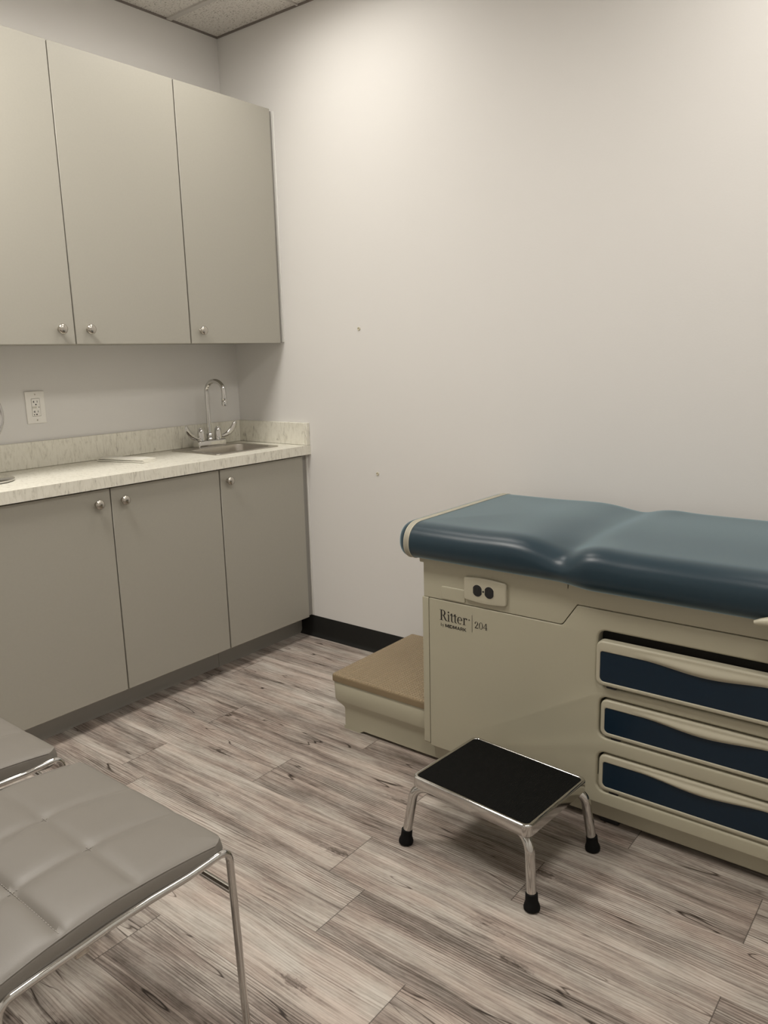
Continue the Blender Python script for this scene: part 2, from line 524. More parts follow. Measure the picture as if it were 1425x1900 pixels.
def build_floor():
    rnd = random.Random(11)
    bm = bmesh.new()
    uvl = bm.loops.layers.uv.new('plank')
    cl = bm.loops.layers.float_color.new('plank_seed')
    el = bm.loops.layers.float.new('plank_end') if hasattr(bm.loops.layers, 'float') else None
    W, LEN = 0.18, 0.918
    known = {-1: 1.326, 0: 0.739, 1: 1.172, 2: 1.658, 3: 1.778, 4: 2.037, 5: 1.437}   # one joint per row
    ends = []
    k = -4
    while True:
        yt = -0.717 - W * k
        yb = yt - W
        if yt < RY: break
        j0 = known.get(k, rnd.uniform(0, LEN))
        xs = sorted(j0 + LEN * i for i in range(-6, 7))
        y1, y0 = min(yt, 0.0), max(yb, RY)
        if y1 > y0:
            for a, b in zip(xs, xs[1:]):
                x0, x1 = max(a, 0.0), min(b, RX)
                if x1 <= x0: continue
                sd = (rnd.random(), rnd.random(), rnd.random(), 1)
                mid = 0.5 * (a + b)
                for (p0, p1) in ((x0, min(max(mid, x0), x1)), (min(max(mid, x0), x1), x1)):
                    if p1 - p0 < 1e-5: continue
                    vs = [bm.verts.new((x, y, 0)) for x, y in ((p0, y0), (p1, y0), (p1, y1), (p0, y1))]
                    f = bm.faces.new(vs)
                    for lp in f.loops:
                        c = lp.vert.co
                        lp[uvl].uv = (c.x - a, c.y - yb)
                        lp[cl] = sd
                        if el is not None: lp[el] = min(c.x - a, b - c.x)
        k += 1
    me = bpy.data.meshes.new('floor')
    bm.to_mesh(me); bm.free()
    me.materials.append(M['floor'])
    o = bpy.data.objects.new('floor', me); COL.objects.link(o)
    o['kind'] = 'structure'
build_floor()

def build_ceiling():
    bm = bmesh.new()
    holes = [[(a, c), (b, c), (b, d), (a, d)] for a, b, c, d in TROFFERS]
    plate(bm, [(0, RY), (RX, RY), (RX, 0), (0, 0)], holes, lambda u, v, d: Vector((u, v, ROOM_H + 0.006 + d)), 0.05)
    struct('ceiling', bm, M['tile'])
    bm = bmesh.new()
    box(bm, -0.12, RX + 0.12, RY - 0.12, 0.12, ROOM_H + 0.12, ROOM_H + 0.16)
    struct('trim_1', bm, M['tbar'])                       # deck above the grid
    bm = bmesh.new()
    y = -0.262
    ys = []
    while y > RY: ys.append(y); y -= 0.61
    xs = [0.498, 1.110, 1.718, 2.328, 2.940]
    for y in ys:
        for a, b in [(0, RX)]: box(bm, a, b, y - 0.012, y + 0.012, ROOM_H - 0.001, ROOM_H + 0.03)
    for x in xs: box(bm, x - 0.004, x + 0.004, RY, 0, ROOM_H - 0.0005, ROOM_H + 0.03)
    struct('trim_2', bm, M['tbar'])                       # suspended grid
    bm = bmesh.new()
    box(bm, 0, RX, -0.004, 0, ROOM_H - 0.002, ROOM_H + 0.01)
    box(bm, 0, 0.004, RY, 0, ROOM_H - 0.002, ROOM_H + 0.01)
    struct('trim_3', bm, M['angle_dark'])                 # dark wall angle along the two walls
build_ceiling()

def build_troffer(label, watts, x0, x1, y0, y1):
    t = thing('ceiling_light', label, 'ceiling light', ((x0 + x1) / 2, (y0 + y1) / 2, ROOM_H), 'recessed ceiling lights')
    bm = bmesh.new()
    f = 0.035
    plate(bm, [(x0 + .001, y0 + .001), (x1 - .001, y0 + .001), (x1 - .001, y1 - .001), (x0 + .001, y1 - .001)], [[(x0 + f, y0 + f), (x1 - f, y0 + f), (x1 - f, y1 - f), (x0 + f, y1 - f)]],
          lambda u, v, d: Vector((u, v, ROOM_H - 0.004 + d)), 0.075)
    obj('frame', bm, M['tbar'], t)
    obj('diffuser', newbox(x0 + f, x1 - f, y0 + f, y1 - f, ROOM_H + 0.012, ROOM_H + 0.018), M['diffuser'], t)
    ld = bpy.data.lights.new('lamp', 'AREA')
    ld.shape = 'RECTANGLE'; ld.size = x1 - x0 - 2 * f; ld.size_y = y1 - y0 - 2 * f
    ld.energy = watts; ld.color = LIGHT_COLOR; ld.spread = math.radians(LAMP_SPREAD)
    lo = bpy.data.objects.new('lamp', ld); COL.objects.link(lo); lo.parent = t
    lo.location = (0, 0, 0.010)
build_troffer('recessed ceiling light with lit white diffuser, beside the grey wall cabinets', LAMP_WATTS[0], *TROFFERS[0])
build_troffer('recessed ceiling light with lit white diffuser, above the examination table', LAMP_WATTS[1], *TROFFERS[1])
build_troffer('recessed ceiling light with lit white diffuser, above the tufted chairs', LAMP_WATTS[2], *TROFFERS[2])
build_troffer('added recessed ceiling light with lit white diffuser, nearest the camera', LAMP_WATTS[3], *TROFFERS[3])  # unseen fourth light, added to even out and fill the right wall

def build_baseboard():
    bm = bmesh.new()
    prof = [(0.0, 0.0), (-0.016, 0.0), (-0.0135, 0.004), (-0.006, 0.011), (-0.0035, 0.02), (-0.003, 0.098), (-0.0015, 0.101), (0, 0.101)]
    rings = [[bm.verts.new((x, y, z)) for y, z in prof] for x in (0.349, RX)]
    n = len(prof)
    for i in range(n): bm.faces.new((rings[0][i], rings[0][(i + 1) % n], rings[1][(i + 1) % n], rings[1][i]))
    bm.faces.new(rings[0]); bm.faces.new(rings[1][::-1])
    struct('baseboard_right', bm, M['vinyl_base'])
build_baseboard()

# ------------------------------------------------------------------ cabinets
def knob(x, y, z, parent):
    bm = bmesh.new()
    lathe(bm, [(0.0085, 0.0), (0.0085, 0.002), (0.0055, 0.005), (0.005, 0.011), (0.0075, 0.0135), (0.0142, 0.016), (0.0172, 0.0195),
               (0.0176, 0.0225), (0.0160, 0.0262), (0.0115, 0.0290), (0.0055, 0.0305), (0, 0.031)], (x, y, z), (1, 0, 0), 24)
    return obj('knob', bm, M['nickel'], parent, angle=50)

def door(name, y0, y1, z0, z1, x, ky, kz, parent):
    bm = newbox(x - 0.018, x, y0, y1, z0, z1, bev=0.0012, seg=1)
    d = obj(name, bm, M['cabinet'], parent)
    knob(x, ky, kz, d)
    return d

def upper_cabinet(y0, y1, doors, label, filler=None):
    UX, UB, UT = 0.332, 1.370, 2.342
    c = thing('wall_cabinet', label, 'cabinet', (0.16, (y0 + y1) / 2, UB), 'grey laminate wall cabinets')
    bm = newbox(0.001, 0.309, y0 + 0.001, y1 - 0.001, UB + 0.003, UT - 0.002)
    obj('body', bm, [M['cabinet']], c)
    obj('door_gap_shade', newbox(0.309, 0.3125, y0 + 0.003, y1 - 0.003, UB + 0.006, UT - 0.006), M['gap_shade'], c)  # dark sheet painting in the shade between the doors
    for a, b, ky in doors:
        door('door', a, b, UB, UT, UX, ky, 1.421, c)
    if filler:
        obj('filler_strip', newbox(0.300, 0.317, filler[0], filler[1], UB + 0.002, UT - 0.003), M['filler'], c)
        obj('caulk_bead', newbox(0.300, 0.3310, -0.0048, -0.0006, UB + 0.004, UT - 0.004, bev=0.001, seg=1), M['caulk'], c)
upper_cabinet(-0.5245, -0.0005, [(-0.5220, -0.027, -0.473)], 'grey wall cabinet with one door, in the corner above the sink', (-0.0245, -0.0052))
upper_cabinet(-1.526, -0.5255, [(-1.5245, -1.0270, -1.082), (-1.0230, -0.5272, -0.974)], 'wider two-door grey wall cabinet above the wall outlet')

def base_cabinet(y0, y1, doors, label, filler=None):
    BX, B0, B1 = 0.445, 0.104, 0.866
    c = thing('base_cabinet', label, 'cabinet', (0.22, (y0 + y1) / 2, 0), 'grey laminate base cabinets')
    sides = bmesh.new()
    box(sides, 0.001, 0.4235, y0 + 0.001, y0 + 0.017, 0.104, 0.8725)
    box(sides, 0.001, 0.4235, y1 - 0.017, y1 - 0.001, 0.104, 0.8725)
    box(sides, 0.001, 0.4235, y0 + 0.017, y1 - 0.017, 0.104, 0.120)
    box(sides, 0.001, 0.010, y0 + 0.017, y1 - 0.017, 0.120, 0.8725)
    obj('body', sides, M['cabinet'], c)
    obj('door_gap_shade', newbox(0.4235, 0.4262, y0 + 0.003, y1 - 0.003, 0.112, 0.871), M['gap_shade'], c)  # dark sheet again, for the shade in the lower door gaps
    for a, b, ky in doors:
        door('door', a, b, B0, B1, BX, ky, 0.818, c)
    obj('toe_kick', newbox(0.340, 0.358, y0 + 0.0005, y1 - 0.0005, 0.0, 0.104), M['toe'], c)
    if filler:
        obj('filler_strip', newbox(0.415, 0.433, filler[0], filler[1], 0.106, 0.872), M['filler'], c)
        obj('caulk_bead', newbox(0.415, 0.4420, -0.0048, -0.0006, 0.104, 0.872, bev=0.001, seg=1), M['caulk'], c)
base_cabinet(-0.5205, -0.0005, [(-0.5180, -0.038, -0.481)], 'grey base cabinet with one door, under the sink beside the white wall', (-0.0365, -0.0052))
base_cabinet(-1.522, -0.5215, [(-1.5200, -1.0220, -1.077), (-1.0175, -0.5238, -0.973)], 'wider two-door grey base cabinet left of the sink cabinet, nearest the chairs')

# ------------------------------------------------------------------ worktop
SINK = (0.050, 0.372, -0.462, -0.102)      # rim x0 x1 y0 y1
BOWL = (0.135, 0.348, -0.432, -0.132)
def build_counter():
    CT = 0.914
    c = thing('countertop', 'pale marble-look laminate worktop with raised backsplash along two walls', 'countertop', (0.23, -0.76, 0.873))
    bm = bmesh.new()
    hole = rrect(SINK[0] + 0.022, SINK[1] - 0.012, SINK[2] + 0.014, SINK[3] - 0.014, 0.02)
    plate(bm, [(0.001, -1.535), (0.4632, -1.535), (0.4632, -0.001), (0.001, -0.001)], [hole], face_up(CT), 0.041, back=True)
    obj('worktop', bm, M['marble'], c)
    obj('backsplash', newbox(0.001, 0.0195, -1.535, -0.0205, CT + 0.0010, CT + 0.1006, bev=0.0012, seg=1), M['marble'], c)
    s = obj('side_splash', newbox(0.001, 0.4480, -0.0200, -0.001, CT + 0.0010, CT + 0.1006, bev=0.0012, seg=1), M['marble'], c)
    obj('end_cap', newbox(0.4492, 0.4615, -0.0200, -0.001, CT + 0.0010, CT + 0.1006, bev=0.001, seg=1), M['marble'], c)
build_counter()

def build_sink():
    Z = 0.9145
    s = thing('sink', 'small stainless steel drop-in sink set in the worktop corner', 'sink', (0.21, -0.28, Z))
    x0, x1, y0, y1 = SINK
    bm = bmesh.new()
    outer = rrect(x0, x1, y0, y1, 0.022)
    inner = rrect(*BOWL, 0.035)
    plate(bm, outer, [inner], face_up(Z + 0.004), 0.0042, lip=0.0025, hole_lip=0.003)
    obj('rim', bm, M['steel'], s)
    bm = bmesh.new()
    rings = []
    for ins, z in ((0.0, Z + 0.0012), (0.002, Z - 0.012), (0.008, Z - 0.10), (0.02, Z - 0.135), (0.045, Z - 0.148), (0.085, Z - 0.152)):
        l = rrect(BOWL[0] + ins, BOWL[1] - ins, BOWL[2] + ins, BOWL[3] - ins, max(0.035 - ins * 0.2, 0.012))
        rings.append([bm.verts.new((x, y, z)) for x, y in l])
    n = len(rings[0])
    for a, b in zip(rings, rings[1:]):
        for i in range(n): bm.faces.new((a[i], a[(i + 1) % n], b[(i + 1) % n], b[i]))
    bm.faces.new(rings[-1])
    obj('bowl', bm, M['steel'], s, angle=60)
    bm = bmesh.new()
    lathe(bm, [(0.0, 0.0), (0.012, 0.0), (0.012, 0.002), (0.026, 0.002), (0.028, 0.0035), (0.030, 0.001), (0.030, 0.0)], (0.24, -0.282, Z - 0.1515))
    obj('drain', bm, M['chrome'], s)
build_sink()

def build_faucet():
    zb = 0.9187
    X = 0.088
    f = thing('faucet', 'chrome gooseneck faucet with two wing lever handles on the sink deck', 'faucet', (X, -0.266, zb))
    bm = bmesh.new()
    out = rpoly([(X - 0.026, -0.347), (X + 0.026, -0.347), (X + 0.026, -0.186), (X - 0.026, -0.186)], 0.010)
    plate(bm, out, [], face_up(zb + 0.030), 0.030, lip=0.008, back=True)
    obj('base', bm, M['chrome'], f)
    YR = -0.266
    bm = bmesh.new()
    lathe(bm, [(0.0165, 0.0), (0.0165, 0.006), (0.0145, 0.010), (0.0150, 0.016), (0.0150, 0.024), (0.0125, 0.030), (0.0105, 0.033)], (X, YR, zb + 0.028), n=8)
    obj('spout_nut', bm, M['chrome'], f, angle=25)
    # gooseneck turned a little along the wall
    dx, dy = math.cos(math.radians(8)), math.sin(math.radians(8))
    R = 0.050
    ztop = 1.165
    pts = [(X, YR, zb + 0.05), (X, YR, 1.02), (X, YR, 1.10), (X, YR, ztop - 0.005)]
    for k in range(0, 19):
        a = math.pi * k / 18
        d = R - R * math.cos(a)
        pts.append((X + dx * d, YR + dy * d, ztop + R * 0.92 * math.sin(a)))
    ex, ey = X + dx * 2 * R, YR + dy * 2 * R
    pts += [(ex, ey, ztop - 0.010), (ex, ey, ztop - 0.030)]
    bm = tube(bmesh.new(), pts, 0.0098, 20)
    obj('spout', bm, M['chrome'], f, angle=60)
    bm = bmesh.new()
    lathe(bm, [(0.0095, 0.0), (0.0118, 0.001), (0.0120, -0.010), (0.0108, -0.012), (0.0122, -0.014), (0.0122, -0.026), (0.0112, -0.034), (0.0085, -0.036)], (ex, ey, ztop - 0.028))
    obj('aerator', bm, M['chrome'], f)
    for sy, yy in ((-1, -0.315), (1, -0.217)):
        bm = bmesh.new()
        lathe(bm, [(0.0178, 0.0), (0.0178, 0.010), (0.0165, 0.030), (0.0145, 0.044), (0.0115, 0.050), (0.0075, 0.0515), (0.0070, 0.0560), (0.004, 0.0575), (0, 0.0578)], (X, yy, zb + 0.0295))
        h = obj('handle', bm, M['chrome'], f)
        bm = bmesh.new()
        zc = zb + 0.040
        P = []
        for (s, z) in ((0.012, 0.002), (0.026, 0.000), (0.042, 0.005), (0.058, 0.014), (0.074, 0.028), (0.086, 0.044), (0.092, 0.058), (0.094, 0.063)):
            P.append((X + 0.012 * s / 0.09 * 1.4, yy + sy * s, zc + z))
        tube(bm, P, [0.0070, 0.0065, 0.0058, 0.0052, 0.0048, 0.0046, 0.0040, 0.0026], 16, flat=[1.0, 1.1, 1.7, 2.3, 2.7, 2.7, 2.2, 1.3])
        obj('lever', bm, M['chrome'], h, angle=60)
build_faucet()

def build_paper():
    # folded paper towels lying on the worktop
    t = thing('paper_towel', 'folded white paper towels lying on the pale worktop', 'paper towel', (0.17, -0.765, 0.9145))
    a = Vector((0.055, -0.822)); ux = Vector((0.973, 0.23)); uy = Vector((-0.23, 0.973))
    def slab(z0, z1, l0, l1, w0, w1, wob):
        bm = bmesh.new()
        NX, NY = 14, 6
        grid = {}
        for s in (0, 1):
            for i in range(NX + 1):
                for j in range(NY + 1):
                    l = l0 + (l1 - l0) * i / NX; w = w0 + (w1 - w0) * j / NY
                    p = a + ux * l + uy * w
                    k = wob * (math.sin(i * 0.55 + j * 0.4) * 0.5 + 0.5)
                    edge = 0.0012 if (j in (0, NY)) else 0
                    z = z0 + k * (0 if s == 0 else 1) + (edge if s == 0 else 0) if s == 0 else z1 + k - edge
                    grid[s, i, j] = bm.verts.new((p.x, p.y, z))
        for i in range(NX):
            for j in range(NY):
                bm.faces.new([grid[1, i, j], grid[1, i + 1, j], grid[1, i + 1, j + 1], grid[1, i, j + 1]])
                bm.faces.new([grid[0, i, j], grid[0, i, j + 1], grid[0, i + 1, j + 1], grid[0, i + 1, j]])
        for i in range(NX):
            for j in (0, NY):
                q = [grid[0, i, j], grid[0, i + 1, j], grid[1, i + 1, j], grid[1, i, j]]
                bm.faces.new(q if j == 0 else q[::-1])
        for j in range(NY):
            for i in (0, NX):
                q = [grid[0, i, j], grid[0, i, j + 1], grid[1, i, j + 1], grid[1, i, j]]
                bm.faces.new(q if i == NX else q[::-1])
        return bm
    obj('bottom_fold', slab(0.9145, 0.9205, 0.0, 0.242, 0.0, 0.076, 0.0010), M['paper'], t)
    obj('top_fold', slab(0.9217, 0.9275, 0.004, 0.238, 0.002, 0.078, 0.0022), M['paper'], t)
build_paper()

def build_mirror():
    cx, cy = 0.20, -1.345
    my = -1.358
    t = thing('table_mirror', 'round chrome-rimmed mirror on a round foot at the left end of the worktop', 'mirror', (cx, cy, 0.9145))
    bm = bmesh.new()
    lathe(bm, [(0.0, 0.0), (0.096, 0.0), (0.101, 0.003), (0.101, 0.008), (0.096, 0.012), (0.060, 0.014), (0.02, 0.017), (0.0, 0.018)], (cx, cy, 0.9145), n=48)
    obj('foot', bm, M['chrome'], t)
    bm = tube(bmesh.new(), [(cx - 0.005, cy, 0.930), (cx - 0.005, cy, 0.98), (cx - 0.005, cy, 1.03)], 0.006)
    obj('stem', bm, M['chrome'], t)
    bm = bmesh.new()
    pts = [(cx, my + 0.105 * math.cos(2 * math.pi * k / 48), 1.136 + 0.105 * math.sin(2 * math.pi * k / 48)) for k in range(49)]
    tube(bm, pts, 0.0075, 12, caps=False)
    obj('rim', bm, M['chrome'], t, angle=70)
    bm = bmesh.new()
    lathe(bm, [(0.0, -0.004), (0.100, -0.004), (0.100, 0.003), (0.0, 0.003)], (cx, my, 1.136), (1, 0, 0), 48)
    obj('glass', bm, M['mirror'], t)
build_mirror()

# ------------------------------------------------------------------ things on the walls
def build_outlet():
    y0, y1, z0, z1 = -1.062, -0.986, 1.082, 1.204
    cy, cz = (y0 + y1) / 2, (z0 + z1) / 2
    o = thing('wall_outlet', 'white double power outlet on the wall above the backsplash', 'outlet', (0.0005, cy, cz))
    bm = bmesh.new()
    hole = rrect(cy - 0.0170, cy + 0.0170, cz - 0.034, cz + 0.034, 0.002)
    plate(bm, rrect(y0, y1, z0, z1, 0.003), [hole], face_pos_x(0.0065), 0.006, lip=0.003, hole_lip=0.0008)
    obj('cover_plate', bm, M['plate'], o)
    f = obj('receptacle', newbox(0.001, 0.0072, cy - 0.0160, cy + 0.0160, cz - 0.033, cz + 0.033, bev=0.0008, seg=1), M['plate'], o)
    x = 0.0074
    for dz in (0.019, -0.0185):
        bm = newbox(x - 0.001, x, cy - 0.0085, cy - 0.0060, cz + dz - 0.002, cz + dz + 0.0062)
        box(bm, x - 0.001, x, cy - 0.0120, cy - 0.0085, cz + dz + 0.001, cz + dz + 0.0030)
        obj('slot', bm, M['slot'], f)
        obj('slot', newbox(x - 0.001, x, cy + 0.0050, cy + 0.0070, cz + dz - 0.001, cz + dz + 0.0062), M['slot'], f)
        bm = lathe(bmesh.new(), [(0.0, 0.0), (0.0028, 0.0), (0.0028, 0.001), (0.0, 0.001)], (x - 0.001, cy, cz + dz - 0.0085), (1, 0, 0), 12)
        obj('ground_hole', bm, M['slot'], f)
    bm = lathe(bmesh.new(), [(0.0, 0.0), (0.0022, 0.0), (0.0022, 0.001), (0.0, 0.001)], (x - 0.001, cy - 0.010, cz - 0.0275), (1, 0, 0), 12)
    obj('pin_hole', bm, M['slot'], f)
    for k in (-1, 1):
        obj('reset_button' if k < 0 else 'test_button', newbox(0.006, 0.0082, cy - 0.0065 + k * 0.0045 - 0.004, cy - 0.0065 + k * 0.0045 + 0.004, cz - 0.0035, cz + 0.0035, bev=0.0005, seg=1), M['gfci_button'], f)
    obj('indicator', newbox(0.006, 0.0076, cy + 0.0095, cy + 0.0120, cz - 0.002, cz + 0.002), M['slot'], f)
    for k in (-1, 1):
        bm = bmesh.new()
        lathe(bm, [(0.0, 0.0), (0.003, 0.0), (0.003, 0.0009), (0.002, 0.0014), (0, 0.0014)], (0.0063, cy, cz + k * 0.0485), (1, 0, 0), 14)
        obj('screw', bm, M['nickel'], o)
build_outlet()

def wall_anchor(x, z, label):
    bm = bmesh.new()
    lathe(bm, [(0.0, 0.001), (0.0035, 0.001), (0.0040, 0.0035), (0.0062, 0.0040), (0.0074, 0.0025), (0.0078, 0.0)], (x, -0.0002, z), (0, -1, 0), 20)
    tag(obj('wall_anchor', bm, M['anchor'], loc=(x, -0.0002, z)), label, 'wall anchor', 'wall anchors in the white wall')
M['anchor'] = plain('ivory_anchor', (0.60, 0.56, 0.44), 0.5)
wall_anchor(0.769, 1.416, 'small ivory wall anchor, the upper one, level with the cabinet knobs')
wall_anchor(0.849, 0.811, 'small ivory wall anchor, the lower one, just above table height')

# ------------------------------------------------------------------ lettering
def arc_band(cx, cy, ro, ri, a0, a1, n=14):
    """closed outline between an outer and an inner elliptical arc; ro, ri = (rx, ry)"""
    o = [(cx + ro[0] * math.cos(a0 + (a1 - a0) * k / n), cy + ro[1] * math.sin(a0 + (a1 - a0) * k / n)) for k in range(n + 1)]
    i = [(cx + ri[0] * math.cos(a0 + (a1 - a0) * k / n), cy + ri[1] * math.sin(a0 + (a1 - a0) * k / n)) for k in range(n + 1)]
    return [[o[k], o[k + 1], i[k + 1], i[k]] for k in range(n)]
def rect(x0, y0, x1, y1): return [[(x0, y0), (x1, y0), (x1, y1), (x0, y1)]]
PI = math.pi
def glyph(c):
    """serif glyph as convex polygons in units of the cap height; returns polygons and advance"""
    if c == 'R':
        g = rect(0.10, 0, 0.25, 1) + rect(0.0, 0, 0.36, 0.045) + rect(0.0, 0.955, 0.34, 1)
        g += arc_band(0.33, 0.735, (0.29, 0.265), (0.135, 0.222), -PI / 2, PI / 2) + rect(0.25, 0.955, 0.34, 1) + rect(0.25, 0.47, 0.34, 0.513)
        g += [[(0.34, 0.48), (0.48, 0.50), (0.70, 0.10), (0.56, 0.08)], [(0.56, 0.10), (0.70, 0.12), (0.76, 0.03), (0.66, -0.01)], [(0.70, 0.05), (0.80, 0.07), (0.80, 0.035), (0.70, -0.012)]]
        return g, 0.80
    if c == 'i':
        return rect(0.08, 0, 0.20, 0.66) + rect(0, 0, 0.28, 0.04) + [[(0, 0.63), (0, 0.61), (0.10, 0.60), (0.20, 0.68)]] + arc_band(0.13, 0.87, (0.085, 0.085), (0, 0), 0, 2 * PI), 0.32
    if c == 't':
        return rect(0.09, 0.12, 0.21, 0.82) + rect(0.0, 0.60, 0.34, 0.645) + arc_band(0.24, 0.14, (0.15, 0.15), (0.03, 0.10), PI, 1.75 * PI) + [[(0.09, 0.82), (0.0, 0.645), (0.09, 0.645), (0.21, 0.82)]], 0.36
    if c == 'e':
        return arc_band(0.27, 0.33, (0.27, 0.34), (0.145, 0.295), 0.0, 1.72 * PI, 24) + rect(0.13, 0.34, 0.54, 0.38), 0.58
    if c == 'r':
        return rect(0.08, 0, 0.20, 0.64) + rect(0, 0, 0.30, 0.04) + [[(0, 0.63), (0, 0.60), (0.10, 0.58), (0.20, 0.67)]] + arc_band(0.33, 0.46, (0.17, 0.21), (0.12, 0.13), 0.35 * PI, PI) + arc_band(0.40, 0.58, (0.075, 0.075), (0, 0), 0, 2 * PI), 0.47
    if c == 'b':
        return rect(0.07, 0, 0.17, 1) + rect(0.0, 0.96, 0.1, 1) + arc_band(0.27, 0.32, (0.25, 0.34), (0.14, 0.30), -PI, PI, 24), 0.56
    if c == 'y':
        return [[(0.04, 0.64), (0.16, 0.64), (0.32, 0.10), (0.24, 0.0)], [(0.42, 0.64), (0.47, 0.64), (0.22, -0.22), (0.16, -0.22)]] + rect(0, 0.61, 0.22, 0.65) + rect(0.36, 0.61, 0.54, 0.65) + arc_band(0.12, -0.19, (0.08, 0.08), (0, 0), 0, 2 * PI), 0.56
    if c == '2':
        return arc_band(0.25, 0.74, (0.24, 0.26), (0.14, 0.22), -0.2 * PI, PI, 18) + [[(0.36, 0.62), (0.46, 0.60), (0.12, 0.08), (0.02, 0.06)], [(0.02, 0.0), (0.50, 0.0), (0.50, 0.10), (0.02, 0.10)], [(0.46, 0.1), (0.50, 0.1), (0.53, 0.24), (0.49, 0.24)]] + arc_band(0.08, 0.72, (0.07, 0.07), (0, 0), 0, 2 * PI), 0.60
    if c == '0':
        return arc_band(0.27, 0.5, (0.27, 0.52), (0.165, 0.475), 0, 2 * PI, 28), 0.60
    if c == '4':
        return rect(0.33, 0, 0.44, 1) + rect(0.0, 0.25, 0.56, 0.31) + [[(0.33, 1.0), (0.40, 1.0), (0.07, 0.31), (0.0, 0.31)]] + rect(0.24, 0, 0.53, 0.04), 0.60
    # bold extended sans capitals
    if c == 'M': return rect(0, 0, 0.24, 1) + rect(0.98, 0, 1.22, 1) + [[(0.0, 1), (0.32, 1), (0.72, 0.1), (0.50, 0.1)], [(0.90, 1), (1.22, 1), (0.72, 0.1), (0.50, 0.1)]], 1.34
    if c == 'I': return rect(0, 0, 0.24, 1), 0.34
    if c == 'D': return rect(0, 0, 0.22, 1) + arc_band(0.52, 0.5, (0.52, 0.5), (0.30, 0.28), -PI / 2, PI / 2) + rect(0, 0.78, 0.54, 1) + rect(0, 0, 0.54, 0.22), 1.14
    if c == 'A': return [[(0, 0), (0.25, 0), (0.66, 1), (0.44, 1)], [(0.85, 0), (1.10, 0), (0.66, 1), (0.44, 1)]] + rect(0.25, 0.2, 0.85, 0.38), 1.18
    if c == 'K': return rect(0, 0, 0.24, 1) + [[(0.24, 0.40), (0.40, 0.50), (1.0, 1), (0.72, 1)], [(0.36, 0.52), (0.54, 0.62), (1.05, 0), (0.76, 0)]] + rect(0.2, 0.38, 0.45, 0.6), 1.08
    return [], 0.3
def glyph_R_sans():
    return rect(0, 0, 0.24, 1) + rect(0, 0.80, 0.62, 1) + rect(0, 0.36, 0.62, 0.55) + arc_band(0.60, 0.68, (0.34, 0.32), (0.14, 0.13), -PI / 2, PI / 2) + [[(0.44, 0.40), (0.68, 0.40), (1.0, 0), (0.72, 0)]], 1.08
def lettering(bm, text, x0, z0, width, cap, y, sans=False):
    polys = []; adv = 0
    for ch in text:
        g, w = glyph_R_sans() if (sans and ch == 'R') else glyph(ch)
        polys += [[(px + adv, pz) for px, pz in p] for p in g]
        adv += w
    sx = width / adv
    for n, p in enumerate(polys):
        vs = [bm.verts.new((x0 + px * sx, y - (n % 5) * 2e-6, z0 + pz * cap)) for px, pz in p]
        try: bm.faces.new(vs)
        except ValueError: pass

